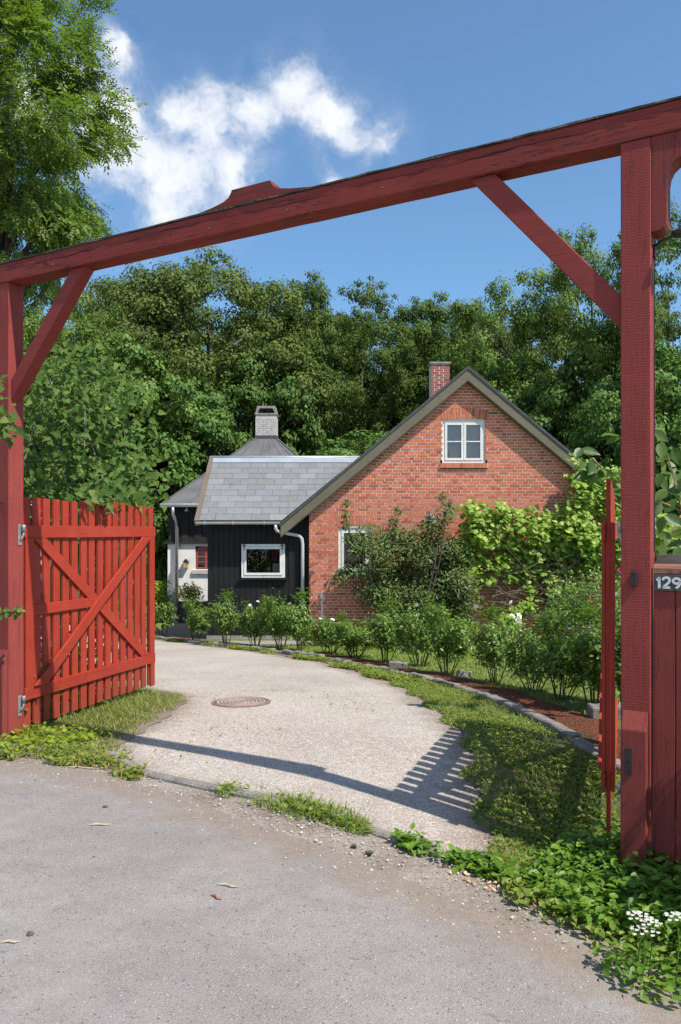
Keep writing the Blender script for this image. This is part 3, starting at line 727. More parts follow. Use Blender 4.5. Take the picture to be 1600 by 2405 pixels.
# ridge chimney
CY = 22.6; cx0, cx1 = AX - .26, AX + .26; cz1 = s2z(854, CY)
cc = hp(MB().box(cx0 + .004, cx1 - .004, CY + .006, CY + .5, 4.2, cz1).build('chimney', M['mortar']))
zz = 4.3; kk = 0
cb = {}
while zz + BH < cz1:
    nb = 2; xs_ = ([0, .228, .24, .52] if kk % 2 == 0 else [0, .108, .12, .348, .36, .52])
    for a_, b2 in zip(xs_[::2], xs_[1::2]):
        wv = b2 - a_ - (.01 if b2 < .5 else 0)
        if wv not in cb: cb[wv] = MB().box(0, wv, 0, .05, 0, BH).mesh('brick', M['brick_dull'], bevel=.004)
        if zz > 4.6: link(bpy.data.objects.new('brick', cb[wv]), cc, (cx0 + a_, CY - random.uniform(0, .004), zz))
    zz += CH; kk += 1
MB().box(cx0 - .035, cx1 + .035, CY - .035, CY + .54, cz1, cz1 + .05).build('chimney_cap', M['concrete'], cc)
# vent grille plate and electricity conduit on the wall
vp = MB().box(s2x(1005, YW), s2x(1024, YW), YW - .012, YW + .004, s2z(1229, YW), s2z(1208, YW)).build('vent_plate', M['white_pvc']); hp(vp)
for k in range(4):
    zc = s2z(1212 + 4 * k, YW); MB().box(s2x(1009, YW) + .02 * (k % 2), s2x(1018, YW), YW - .015, YW - .011, zc - .006, zc + .006).build('vent_slot', M['dark_void'], vp)

# pipe lamp standing at the foot of the wall
pl = thing('garden_pipe', 'thin white pipe with round knob standing before the brick wall', 'pipe', (s2x(757, 17.6), 17.6, g(0, 17.6)))
zt = s2z(1402, 17.6) - g(0, 17.6)
MB().tube([(0, 0, -.05), (0, 0, zt)], .022, 8).build('pole', M['white_pvc'], pl, smooth=True)
MB().lathe([(.02, -.05), (.055, -.03), (.06, 0), (.045, .04), (.01, .055)], 12, (0, 0, zt)).build('knob', M['white_pvc'], pl, smooth=True)

# ------------------------------------------------------------------ black boarded annex with slate roof
YA = 18.1; AX0 = s2x(488, YA)
annex = thing('black_annex', 'low black boarded annex with grey slate roof and zinc gutter', 'building', (AX0, YA, g(AX0, YA)))
AO = Vector(annex.location)
def ap(o): o.parent = annex; o.matrix_parent_inverse = Matrix.Translation(-AO); return o
EZ, EY = 1.845, 17.76; RY, RZ = 19.82, 3.41
aw = Win(s2x(568, YA), s2x(669.5, YA), s2z(1356.5, YA), s2z(1278, YA), 0)
bk = MB(); bt = .03
for (x0, x1, z0, z1) in ((AX0, aw.x0, -1, 1.9), (aw.x1, .2, -1, 1.9), (aw.x0, aw.x1, -1, aw.z0), (aw.x0, aw.x1, aw.z1, 1.9)):
    bk.box(x0 + .004, x1, YA + bt, YA + .2, z0, z1)
awall = ap(bk.build('wall', M['black_board']))
bk2 = MB().box(AX0 + .004, AX0 + .15, YA + .2, 20.4, -1, 1.9); ap(bk2.build('side_wall', M['black_board']))
x = AX0; PWD = .121
while x < HX0 + .02:
    x1 = min(x + PWD - .006, HX0 + .02)
    spans = [(-.98, 1.9)]
    if x1 > aw.x0 and x < aw.x1: spans = [(-.98, aw.z0 - .03), (aw.z1 + .01, 1.9)]
    if x < aw.x0 < x1: x1 = min(x1, x1)
    for (z0, z1) in spans:
        if z1 - z0 > .05:
            o = MB().box(x, x1, YA - random.uniform(0, .006), YA + .026, z0, z1).build('plank', M['black_board'], awall, bevel=.003)
    x += PWD
ap(MB().box(AX0 - .02, .1, YA - .045, YA + .03, -1.0, g(0, YA) + .09).build('plinth', M['concrete']))
casement(ap, aw, YA - .05, 1, 1, fw=.055, sw=.05)
# things seen behind the annex window: plant, red box, pale cupboard
room(aw, YA + .2, 'dark_void', ap, 1.0)
ap(MB().box(aw.x1 - .31, aw.x1 - .14, YA + .45, YA + .5, aw.z0, aw.z0 + .30).build('cupboard', M['limewash']))
ap(MB().box(aw.x1 - .135, aw.x1 + .05, YA + .21, YA + .26, aw.z0 - .1, aw.z1 + .1).build('curtain', M['limewash']))
ap(MB().box(aw.x0 + .10, aw.x0 + .17, YA + .05, YA + .10, aw.z0 + .09, aw.z0 + .17).build('red_box', M['petal_pink']))
pp = np.stack([aw.x0 + .2 + rng.normal(0, .07, 60), YA + .2 + rng.random(60) * .1, aw.z0 + .36 + rng.normal(0, .10, 60)], -1); A_, N_ = leaf_axes(60, .2)
ap(link(bpy.data.objects.new('potted_plant', instanced_mesh('potted_plant', pp, A_, N_ + np.array([0, -1.0, 0]), .07, .05, *T_OV, M['leaf_gold']))))
for xx in (aw.x0 + .06, aw.x1 - .06): ap(MB().box(xx - .008, xx + .008, YA - .075, YA - .05, aw.z1 - .13, aw.z1 - .02).box(xx - .03, xx + .03, YA - .074, YA - .051, aw.z1 - .035, aw.z1 - .01).build('hinge', M['iron']))
ap(MB().box(aw.x0 - .06, aw.x1 + .06, YA - .09, YA + .01, aw.z0 - .045, aw.z0 - .012).build('sill', M['black_board']))
# roof
sv = Vector((0, RY - EY, RZ - EZ)); sl = sv.length; sv.normalize(); tilt = math.atan2(sv.z, sv.y)
rx0 = s2x(462, EY) + .01
rslab = MB().add([(rx0, EY, EZ), (-.98, EY, EZ), (.55, RY, RZ), (rx0, RY, RZ), (rx0, EY, EZ - .06), (-.98, EY, EZ - .06), (.55, RY, RZ - .06), (rx0, RY, RZ - .06)],
                 [(0, 1, 2, 3), (7, 6, 5, 4), (0, 4, 5, 1), (1, 5, 6, 2), (2, 6, 7, 3), (3, 7, 4, 0)])
rslab.add([(rx0, RY, RZ), (.95, RY, RZ), (.95, RY + .8, 2.80), (rx0, RY + .8, 2.80), (rx0, RY, RZ - .06), (.95, RY, RZ - .06), (.95, RY + .8, 2.74), (rx0, RY + .8, 2.74)],
                 [(0, 1, 2, 3), (7, 6, 5, 4), (0, 4, 5, 1), (1, 5, 6, 2), (2, 6, 7, 3), (3, 7, 4, 0)])
aroof = ap(rslab.build('roof', M['dark_roof']))
NR = 11; ex_ = sl / NR; SW = .395; sc_ = {}
for r in range(NR):
    x = rx0 + .02 - (SW / 2 if r % 2 else 0) - random.uniform(0, .03); base = Vector((0, EY, EZ)) + sv * (ex_ * r)
    xmax = -.97 if base.y < 17.97 else 2.79 - (5.24 - (EZ + (RZ - EZ) * (r + 1) / NR)) / SL + .1
    while x < xmax:
        a0 = max(x, rx0 + .005); a1 = min(x + SW - .006, xmax)
        if a1 - a0 > .06:
            wv = round(a1 - a0, 2)
            if wv not in sc_: sc_[wv] = MB().box(0, wv, 0, ex_ + .05, 0, .009).mesh('slate', M['slate'], bevel=.002)
            o = link(bpy.data.objects.new('slate', sc_[wv]), aroof, (a0, base.y, base.z + .016))
            o.rotation_euler = (tilt - .028 + random.uniform(-.006, .004), 0, random.uniform(-.006, .006))
        x += SW
ap(MB().tube([(rx0 - .03, RY, RZ + .01), (.62, RY, RZ + .01)], .055, 10).build('ridge_flashing', M['ridge_zinc'], smooth=True))
ap(MB().add([(rx0 - .06, RY - .20, RZ - .115), (.7, RY - .20, RZ - .115), (.7, RY, RZ + .05), (rx0 - .06, RY, RZ + .05)], [(0, 1, 2, 3)]).build('ridge_apron', M['ridge_zinc']))
vb = MB()
nv = Vector((0, -sv.z, sv.y))
p0 = Vector((rx0 - .055, EY - .03, EZ - .02)); p1 = Vector((rx0 - .055, RY, RZ))
vb.add([p0 - nv * .10, p0 + Vector((.10, 0, 0)) - nv * .10, p1 + Vector((.10, 0, 0)) - nv * .10, p1 - nv * .10, p0 + nv * .045, p0 + Vector((.10, 0, 0)) + nv * .045, p1 + Vector((.10, 0, 0)) + nv * .045, p1 + nv * .045],
       [(0, 3, 2, 1), (4, 5, 6, 7), (0, 1, 5, 4), (1, 2, 6, 5), (2, 3, 7, 6), (3, 0, 4, 7)])
ap(vb.build('verge_board', M['verge_brown']))
# half-round gutter and downpipe
gx0, gx1 = s2x(461, EY), s2x(658, EY)
gm = MB(); gn = 8
prof = [(EY - .055 + .055 * math.cos(math.pi + math.pi * k / gn), EZ - .02 + .055 * math.sin(math.pi + math.pi * k / gn)) for k in range(gn + 1)]
prof2 = [(EY - .055 + .049 * math.cos(math.pi + math.pi * k / gn), EZ - .02 + .049 * math.sin(math.pi + math.pi * k / gn)) for k in range(gn + 1)][::-1]
ring = prof + prof2; L_ = len(ring)
gm.add([(gx0, y, z) for y, z in ring] + [(gx1, y, z) for y, z in ring], [(k, (k + 1) % L_, (k + 1) % L_ + L_, k + L_) for k in range(L_)] + [tuple(range(L_ - 1, -1, -1)), tuple(range(L_, 2 * L_))])
gut = ap(gm.build('gutter', M['zinc']))
for xx in (gx0 + .2, gx0 + .82, gx0 + 1.5): MB().tube([(xx, EY - .115, EZ), (xx, EY - .11, EZ - .06), (xx, EY - .055, EZ - .085), (xx, EY, EZ - .06)], .010, 6).build('gutter_bracket', M['zinc'], gut)
dpx0, dpx1 = s2x(648, EY), s2x(711, YA - .1)
ap(MB().tube([(dpx0, EY - .05, EZ - .06), (dpx0, EY - .05, EZ - .16), (dpx0 + .03, EY - .03, EZ - .215), (dpx0 + .1, EY + .02, EZ - .245), (dpx1 - .08, YA - .12, s2z(1258, YA)), (dpx1 - .02, YA - .1, s2z(1265, YA)), (dpx1, YA - .1, s2z(1278, YA)), (dpx1, YA - .1, -.75)],
             .038, 12).build('downpipe', M['zinc'], smooth=True))

# ------------------------------------------------------------------ whitewashed outbuilding with pyramid roof
YO = 22.0; OXC, OYC, OH = -2.21, 24.3, 2.6
out = thing('whitewashed_outbuilding', 'whitewashed outbuilding with tarred upper boards and pyramid felt roof', 'building', (OXC, OYC, -.86))
OO = Vector(out.location)
def op_(o): o.parent = out; o.matrix_parent_inverse = Matrix.Translation(-OO); return o
OX0 = s2x(394, YO); OX1 = 2 * OXC - OX0; zs = s2z(1276, YO)
ow = Win(s2x(459, YO), s2x(508, YO), s2z(1337, YO), s2z(1290, YO), .08)
wm = MB()
for (x0, x1, z0, z1) in ((OX0, ow.x0, -1, zs), (ow.x1, OX1, -1, zs), (ow.x0, ow.x1, -1, ow.z0), (ow.x0, ow.x1, ow.z1 + .08, zs)): wm.box(x0, x1, YO, YO + .25, z0, z1)
wm.box(OX0, OX0 + .25, YO + .25, 26.5, -1, zs)
op_(wm.build('wall', M['limewash']))
op_(MB().box(OX0 + .16, OX0 + .30, YO - .12, YO + .02, -1, s2z(1330, YO)).build('buttress', M['concrete']))
op_(MB().box(OX0 - .02, OX1, YO - .03, YO + .02, -1, s2z(1412, YO)).build('plinth', M['stone_dark']))
casement(op_, ow, YO + .04, 2, 3, fw=.03, sw=.02, mat='red_frame'); room(ow, YO + .26, 'dark_void', op_)
op_(MB().box(ow.x0 - .08, ow.x1 + .08, YO - .06, YO + .05, ow.z0 - .12, ow.z0 - .02).build('sill', M['old_white_brick']))
op_(MB().box(OX0 + .05, OX1, YO + .03, YO + .2, zs, 2.45).build('upper_wall', M['tarred_board']))
op_(MB().box(OX0 - .1, OX1 + .1, YO - .07, YO + .03, zs - .015, zs + .045).build('drip_ledge', M['tarred_board']))
x = OX0 + .03; k = 0
while x < OX1 - .1:
    op_(MB().box(x, x + .19, YO + (.0 if k % 2 else -.022), YO + .03, zs + .045, 2.42).build('board', M['tarred_board'], bevel=.003)); x += .175; k += 1
ez = s2z(1184, 21.7)
rf = MB(); cs = .32; az = s2z(1033, OYC)
ro = [(OXC - OH, OYC - OH, ez), (OXC + OH, OYC - OH, ez), (OXC + OH, OYC + OH, ez), (OXC - OH, OYC + OH, ez)]
ri = [(OXC - cs, OYC - cs, az), (OXC + cs, OYC - cs, az), (OXC + cs, OYC + cs, az), (OXC - cs, OYC + cs, az)]
rf.add(ro + ri + [(x, y, z - .06) for x, y, z in ro], [(0, 1, 5, 4), (1, 2, 6, 5), (2, 3, 7, 6), (3, 0, 4, 7), (4, 5, 6, 7), (0, 8, 9, 1), (1, 9, 10, 2), (2, 10, 11, 3), (3, 11, 8, 0), (8, 11, 10, 9)])
orf = op_(rf.build('roof', M['roof_felt']))
for tt in (-.72, -.42, -.1, .2, .5, .8):      # felt laps on the front slope
    MB().beam((OXC + OH * tt, OYC - OH, ez + .008), (OXC + cs * tt, OYC - cs, az + .008), .014, .008).build('felt_seam', M['roof_felt'], orf)
for sx in (-1, 1): MB().beam((OXC + sx * OH, OYC - OH, ez + .01), (OXC + sx * cs, OYC - cs, az + .01), .05, .02).build('hip_capping', M['roof_felt'], orf)
ch = MB(); ch.box(OXC - .305, OXC + .305, OYC - .305, OYC + .305, az - .1, s2z(977, OYC))
cho = op_(ch.build('chimney', M['mortar'] if False else M['old_white_brick'], jitter=.0))
zz = az + .1; kk = 0
while zz < s2z(980, OYC) - .05:
    xs_ = [0, .24, .48, .62] if kk % 2 == 0 else [0, .12, .36, .62]
    for a_, b2 in zip(xs_[:-1], xs_[1:]): MB().box(OXC - .312 + a_, OXC - .312 + b2 - .008, OYC - .313 - random.uniform(0, .006), OYC - .2, zz, zz + .058).build('brick', M['old_white_brick'], cho)
    zz += .067; kk += 1
MB().box(OXC - .33, OXC + .33, OYC - .33, OYC + .33, az - .11, az + .09).build('flashing', M['dark_roof'], cho)
cw = MB(); zc0 = s2z(977, OYC); zc1 = s2z(957, OYC); t_ = .06
cw.box(OXC - .33, OXC + .33, OYC - .33, OYC + .33, zc0, zc0 + .04)
cw.prism([(OXC - .32, zc0 + .04), (OXC - .32 + t_, zc0 + .04), (OXC - .25 + t_, zc1 - t_), (OXC - .27, zc1)], OYC - .28, OYC + .28)
cw.prism([(OXC + .32 - t_, zc0 + .04), (OXC + .32, zc0 + .04), (OXC + .27, zc1), (OXC + .25 - t_, zc1 - t_)], OYC - .28, OYC + .28)
cw.box(OXC - .271, OXC + .271, OYC - .281, OYC + .281, zc1 - t_, zc1 + .005)
cw.build('chimney_cowl', M['concrete'], cho)
gxa, gxb = OXC - OH - .02, OXC + OH
op_(MB().tube([(gxa, OYC - OH - .03, ez - .03), (gxb, OYC - OH - .03, ez - .03)], .05, 10).build('gutter', M['zinc'], smooth=True))
dpx = s2x(417, YO)
op_(MB().tube([(dpx - .06, OYC - OH - .03, ez - .08), (dpx - .06, OYC - OH, ez - .28), (dpx, YO - .1, ez - .5), (dpx, YO - .1, -.8)], .045, 10).build('downpipe', M['galvanised'], smooth=True))
op_(MB().lathe([(.05, -.06), (.065, -.04), (.03, .0), (.03, .05)], 10, (s2x(441, YO), YO - .12, s2z(1196, YO))).build('floodlight', M['white_pvc'], smooth=True))
bh = thing('bird_box', 'small wooden bird box hung on the whitewashed wall', 'bird box', (s2x(438, YO), YO - .07, s2z(1333, YO)))
MB().box(-.055, .055, -.06, .06, 0, .16).build('box', M['birch_wood'], bh); MB().prism([(-.085, .15), (0, .24), (.085, .15), (0, .20)][::-1], -.09, .06).build('roof', M['iron'], bh)

# ------------------------------------------------------------------ timber gate portal
GA = Vector((-2.545, 6.2)); GANG = math.atan2(-.490, .8715); GW = 4.506; PW = .14; BZ0, BZ1 = 3.52, 3.665
portal = thing('gate_portal', 'tall dull red timber gateway of two posts, braces and carved cross beam', 'gateway', (GA.x, GA.y, 0), GANG)
def cut(poly, n=1): return poly
def rough_box(x0, x1, y0, y1, z0, z1, axis, seg, j):
    """box cut into segments along one axis so that edges can wander"""
    lo = [x0, y0, z0]; hi = [x1, y1, z1]; m = MB(); vs = []; fs = []
    others = [a for a in range(3) if a != axis]
    for k in range(seg + 1):
        c = lo[axis] + (hi[axis] - lo[axis]) * k / seg
        for (a, b) in ((0, 0), (1, 0), (1, 1), (0, 1)):
            v = [0, 0, 0]; v[axis] = c; v[others[0]] = (lo, hi)[a][others[0]] + random.uniform(-j, j); v[others[1]] = (lo, hi)[b][others[1]] + random.uniform(-j, j); vs.append(v)
    for k in range(seg):
        for q in range(4): fs.append((k * 4 + q, k * 4 + (q + 1) % 4, (k + 1) * 4 + (q + 1) % 4, (k + 1) * 4 + q))
    fs += [(3, 2, 1, 0), tuple(seg * 4 + q for q in range(4))]
    if axis == 1: fs = [f[::-1] for f in fs]
    return m.add(vs, fs)
rough_box(-PW, 0, 0, PW, -.3, BZ0 - .001, 2, 14, .0015).build('post', M['post_paint'], portal, bevel=.004)
rough_box(GW, GW + PW, 0, PW, -.3, BZ0 - .001, 2, 14, .0015).build('post', M['post_paint'], portal, bevel=.004)
rough_box(-1.3, GW + PW + .36, -.006, PW + .002, BZ0, BZ1, 0, 60, .0009).build('beam', M['beam_paint'], portal, bevel=.005)
# thin weathered covering board on top of the beam
rough_box(-1.3, GW + PW + .36, -.012, PW + .01, BZ1 + .001, BZ1 + .012, 0, 60, .003).build('beam_capping', M['bark'], portal)
hc = 2.26
half = [(.435, .0), (.43, .022), (.30, .040), (.215, .058), (.175, .078), (.155, .105), (.148, .122)]
crest = [(hc + a, BZ1 + .004 + b) for a, b in half] + [(hc - a, BZ1 + .004 + b) for a, b in half[::-1]]
MB().prism(crest, .015, PW - .02).build('carved_crest', M['beam_paint'], portal)
def brace(x0, z0, x1, z1, w):
    """brace between post face (x0,z0) and beam underside (x1,z1), ends cut flush"""
    dx, dz = x1 - x0, z1 - z0; L = math.hypot(dx, dz); hv = w / 2 * L / abs(dx); hh = w / 2 * L / abs(dz)
    poly = [(x0, z0 - hv), (x1 + (hh if dx > 0 else -hh), z1), (x1 - (hh if dx > 0 else -hh), z1), (x0, z0 + hv)]
    if dx < 0: poly = poly[::-1]
    o = MB().prism(poly, .022, PW - .018).build('brace', M['brace_paint'], portal, bevel=.004)
brace(.0, 2.69, .72, BZ0 - .001, .108); brace(GW, 2.69, GW - .72, BZ0 - .001, .108)
# corbels under the beam ends, outside the posts
def corbel(x, sg):
    p = [(0, 3.06)]
    for k in range(5): a = -math.pi / 2 + math.pi / 2 * k / 4; p.append((.025 + .045 * math.cos(a), 3.115 + .055 * math.sin(a)))
    p += [(.070, 3.27)]
    for k in range(5): a = math.pi - math.pi / 2 * k / 4; p.append((.145 + .075 * math.cos(a), 3.30 + .10 * math.sin(a) ))
    p += [(.165, 3.40), (.165, BZ0 - .002), (0, BZ0 - .002)]
    p = [(x + sg * (a + .002), b) for a, b in p]
    if sg < 0: p = p[::-1]
    MB().prism(p, .004, PW - .006).build('corbel', M['panel_paint'], portal)
corbel(GW + PW, 1); corbel(-PW, -1)
# chamfered guard blocks at the foot of the posts, with a bolt slot
def guard(x0, x1, zt):
    m = MB().add([(x0, -.052, -.2), (x1, -.052, -.2), (x1, -.001, -.2), (x0, -.001, -.2), (x0, -.052, zt - .09), (x1, -.052, zt - .09), (x1, -.001, zt), (x0, -.001, zt)],
                 [(0, 3, 2, 1), (4, 5, 6, 7), (0, 1, 5, 4), (1, 2, 6, 5), (2, 3, 7, 6), (3, 0, 4, 7)])
    o = m.build('guard_block', M['panel_paint'], portal, bevel=.004)
    MB().box(x0 + .022, x0 + .052, -.058, -.05, zt - .31, zt - .18).build('bolt_slot', M['iron'], o)
guard(GW + .008, GW + .128, .73); guard(-PW + .02, -.005, .70)
# black reader box on the right post
MB().box(GW + .055, GW + .080, -.040, -.001, 1.335, 1.41).build('reader_box', M['iron'], portal, bevel=.003)
# hinge plates on the posts
def hinge(x, y, z, sg):
    h = MB().box(min(x, x + sg * .006), max(x, x + sg * .006), y - .016, y + .016, z - .10, z + .06).build('hinge_plate', M['galvanised'], portal, bevel=.001)
    MB().lathe([(.012, -.02), (.014, -.02), (.014, .03), (.012, .032)], 12, (x + sg * .024, y + .020, z + .025)).build('hinge_knuckle', M['galvanised'], h, smooth=True)
    MB().tube([(x + sg * .024, y + .020, z + .01), (x + sg * .022, y + .020, z - .02), (x + sg * .016, y + .01, z - .045), (x + sg * .006, y, z - .07)], [.008, .008, .007, .006], 8).build('hinge_pin', M['galvanised'], h, smooth=True)
for zz in (1.60, .27): hinge(.0, .10, zz, 1); hinge(GW, .10, zz, -1)
# nails / bolt heads on the beam
for s_ in (1.95, 2.55, 3.2, .5): MB().lathe([(.005, 0), (.003, .004)], 8).build('nail', M['grey_wood'], portal, (s_, -.010, BZ0 + .05)).rotation_euler = (R(90), 0, 0)

# ------------------------------------------------------------------ gate leaves
def gate_leaf(label, hinge_xy, ang, W, flip):
    """pickets with a framed X brace on the drive side; local x along the leaf, y across"""
    t = thing('gate_leaf', label, 'gate', (hinge_xy[0], hinge_xy[1], 0), ang, 'leaves of the red picket gate')
    n = 16; pitch = (W - .085) / (n - 1); f = -1 if not flip else 1
    L1 = lambda a, b: (min(f * a, f * b), max(f * a, f * b))
    for k in range(n):
        x = pitch * k; top = 1.885 + random.uniform(-.012, .012) - .0015 * k; bot = .042 + random.uniform(-.006, .006)
        pm = rough_box(0, .084, -.011, .011, 0, top - bot, 2, 3, .001).build('picket', M['gate_paint'], t, (x, 0, bot), bevel=.002)
        pm.rotation_euler = (0, random.uniform(-.004, .004), 0)
    y0, y1 = L1(.0122, .034); ya, yb = L1(.0122, .032)
    def rail(x0, x1, z0, z1, nm='rail', yy=(y0, y1)): rough_box(x0, x1, yy[0], yy[1], z0, z1, 0, 6, .001).build(nm, M['gate_paint_rail'], t, bevel=.002)
    rail(-.012, W + .012, 1.555, 1.655); rail(-.012, W + .012, .265, .362)
    MB().box(.0, .10, ya, yb, .363, 1.554).build('stile', M['gate_paint'], t, bevel=.002)
    MB().box(W - .09, W + .002, ya, yb, .363, 1.554).build('stile', M['gate_paint'], t, bevel=.002)
    MB().box(W - .07, W + .004, ya, yb, .03, .264).build('stile_foot', M['gate_paint'], t, bevel=.002)
    rail(.101, W * .475, .93, 1.015, yy=(ya, yb))
    def diag(x0, z0, x1, z1, w, yy, nm):
        dx, dz = x1 - x0, z1 - z0; L = math.hypot(dx, dz); hh = w / 2 * L / abs(dz)
        p = [(x0 - hh, z0), (x0 + hh, z0), (x1 + hh, z1), (x1 - hh, z1)]
        MB().prism(p, yy[0], yy[1]).build(nm, M['gate_paint_rail'], t, bevel=.002)
    diag(W - .17, .364, .17, 1.553, .095, L1(.0125, .033), 'diagonal')
    diag(.17, .3645, W - .17, 1.5535, .095, L1(.0335, .054), 'diagonal')
    # back rails behind the pickets
    yb0, yb1 = L1(-.034, -.0122)
    for z0 in (1.56, .27): rough_box(-.012, W, yb0, yb1, z0, z0 + .09, 0, 4, .001).build('back_rail', M['gate_paint_rail'], t, bevel=.002)
    MB().box(-.010, .03, yb0, yb1, .361, 1.559).build('back_stile', M['gate_paint'], t, bevel=.002)
    return t
LA = Vector((-2.525, 6.42)); LB = Vector((-1.935, 8.30)); dv = LB - LA
gate_leaf('bright red picket gate leaf standing open at left before the lilac', LA, math.atan2(dv.y, dv.x), dv.length, False)
RA = Vector((1.378, 4.163)); RB = Vector((2.03, 6.02)); dv = RB - RA
gate_leaf('red picket gate leaf seen edge on beside the right gate post', RA, math.atan2(dv.y, dv.x), dv.length, True)

# ------------------------------------------------------------------ fence panel with house number
fx0 = GW + PW + .012
panel = thing('fence_panel', 'dark red board fence panel carrying the house number 129', 'fence', (GA.x, GA.y, 0), GANG)
MB().box(fx0, fx0 + 1.1, .045, .075, .2, 1.36).build('back_board', M['panel_paint'], panel)
for k in range(11): rough_box(0, .0975, 0, .028, 0, 1.50, 2, 4, .0008).build('board', M['panel_paint'], panel, (fx0 + .1 * k, .012 + random.uniform(-.002, .002), -.1), bevel=.003)
capm = MB(); cp = [(0, 0)] + [(.055 - .055 * math.cos(math.pi * k / 8) - .015, .0 + .042 * math.sin(math.pi * k / 8) ** .6) for k in range(9)]
for k in range(3):
    xa = fx0 + .001 + .37 * k; pr = [(.005, 1.401), (.006, 1.425), (.014, 1.440), (.03, 1.446), (.05, 1.440), (.06, 1.425), (.062, 1.401)]
    n_ = len(pr); m = MB(); m.add([(xa, y, z) for y, z in pr] + [(xa + .366, y, z) for y, z in pr], [tuple(range(n_))] + [tuple(range(2 * n_ - 1, n_ - 1, -1))] + [(q + 1 if q + 1 < n_ else 0, q, q + n_, (q + 1 if q + 1 < n_ else 0) + n_) for q in range(n_)])
    m.build('coping_block', M['cap_paint'], panel)
MB().box(fx0 - .0, fx0 + 1.2, .10, .125, 1.44, 1.49).build('back_rail', M['grey_wood'], panel)
plate = MB().box(fx0 + .004, fx0 + .172, .002, .0095, 1.318, 1.396).build('number_plate', M['plate_green'], panel, bevel=.001)
def numeral(ch, xo, h=.058, w=.0115):
    strokes = {'1': [[(.0, .74), (.16, .84), (.22, 1.0)], [(.22, 1.0), (.22, 0)]],
               '2': [[(.02, .74), (.06, .90), (.20, .99), (.38, .99), (.52, .88), (.54, .70), (.44, .50), (.22, .26), (.04, .06)], [(.0, .075), (.58, .075)]],
               '9': [[(.53 * .5 + .27 * math.cos(q * math.pi / 8), .70 + .235 * math.sin(q * math.pi / 8)) for q in range(17)], [(.535, .70), (.52, .45), (.42, .22), (.22, .04)]]}[ch]
    m = MB()
    for st in strokes:
        P_ = [Vector((x * h, 0, .004 + y * h * .9)) for x, y in st]; n_ = len(P_); Lf = []; Rt = []
        for i_, p in enumerate(P_):
            dd = (P_[min(i_ + 1, n_ - 1)] - P_[max(i_ - 1, 0)]).normalized(); nn = Vector((-dd.z, 0, dd.x)) * w / 2; Lf.append(p + nn); Rt.append(p - nn)
        for i_ in range(n_ - 1):
            q = [Rt[i_], Rt[i_ + 1], Lf[i_ + 1], Lf[i_]]
            m.add(q + [v + Vector((0, .002, 0)) for v in q], [(0, 1, 2, 3), (0, 4, 5, 1), (1, 5, 6, 2), (2, 6, 7, 3), (3, 7, 4, 0)])
    m.build('numeral', M['numeral_metal'], plate, (fx0 + xo, -.0006, 1.326))
numeral('1', .014); numeral('2', .042); numeral('9', .089)

# wall lamp on the right post and small bell on the left post
lamp = thing('wall_lamp', 'black lamp on a thin arm fixed to the right gate post', 'lamp', (GA.x, GA.y, 0), GANG)
lx = GW + PW
MB().box(lx + .0005, lx + .012, .07, .095, 2.955, 3.02).build('bracket', M['iron'], lamp, bevel=.002)
MB().tube([(lx + .006, .08, 3.01), (lx + .04, .06, 3.025), (lx + .105, .03, 3.035)], .006, 8).build('arm', M['iron'], lamp, smooth=True)
MB().lathe([(.012, -.012), (.05, -.01), (.05, .004), (.02, .022), (.008, .035), (.0045, .12), (.004, .12)], 14, (lx + .14, .02, 3.035)).build('shade', M['iron'], lamp, smooth=True)
MB().tube([(lx + .004, .083, 2.96), (lx + .005, .083, 2.3), (lx + .005, .082, 1.5)], .003, 5).build('cable', M['iron'], lamp)
bell = thing('gate_bell', 'small weathered metal bell on the left gate post front', 'bell', (GA.x, GA.y, 0), GANG)
MB().tube([(-.062, -.001, 1.82), (-.062, -.05, 1.83), (-.062, -.06, 1.80)], .006, 6).build('bracket', M['iron'], bell)
MB().lathe([(.030, -.075), (.024, -.06), (.018, -.02), (.008, 0)], 12, (-.062, -.06, 1.80)).build('bell_cup', M['galvanised'], bell, smooth=True)

# ------------------------------------------------------------------ stone edging, kerb, manhole
def stone_block(L, w, h, name, parent, loc, rz, j=.012, rx=0):
    m = MB(); seg = 4; vs = []; fs = []
    for k in range(seg + 1):
        x = -L / 2 + L * k / seg
        for (a, b) in ((-1, 0), (1, 0), (1, 1), (-1, 1)):
            e = .82 if b else 1
            vs.append((x + (random.uniform(-j, j) if 0 < k < seg else 0), a * w / 2 * e + random.uniform(-j, j), b * h + (random.uniform(-j, j) * .8 if b else -.12)))
    for k in range(seg):
        for q in range(4): fs.append((k * 4 + q, k * 4 + (q + 1) % 4, (k + 1) * 4 + (q + 1) % 4, (k + 1) * 4 + q)[::-1])
    fs += [(0, 1, 2, 3)[::1], tuple(seg * 4 + q for q in range(4))[::-1]]
    m.add(vs, fs); o = m.build(name, M['stone'], parent, bevel=.012)
    o.location = loc; o.rotation_euler = (rx, 0, rz); return o
edging = thing('stone_edging', 'low curved row of rough grey stones edging the rose bed', 'edging', (float(xe(9.3)), 9.3, g(0, 9.3)))
EO = Vector(edging.location)
yy = 4.25
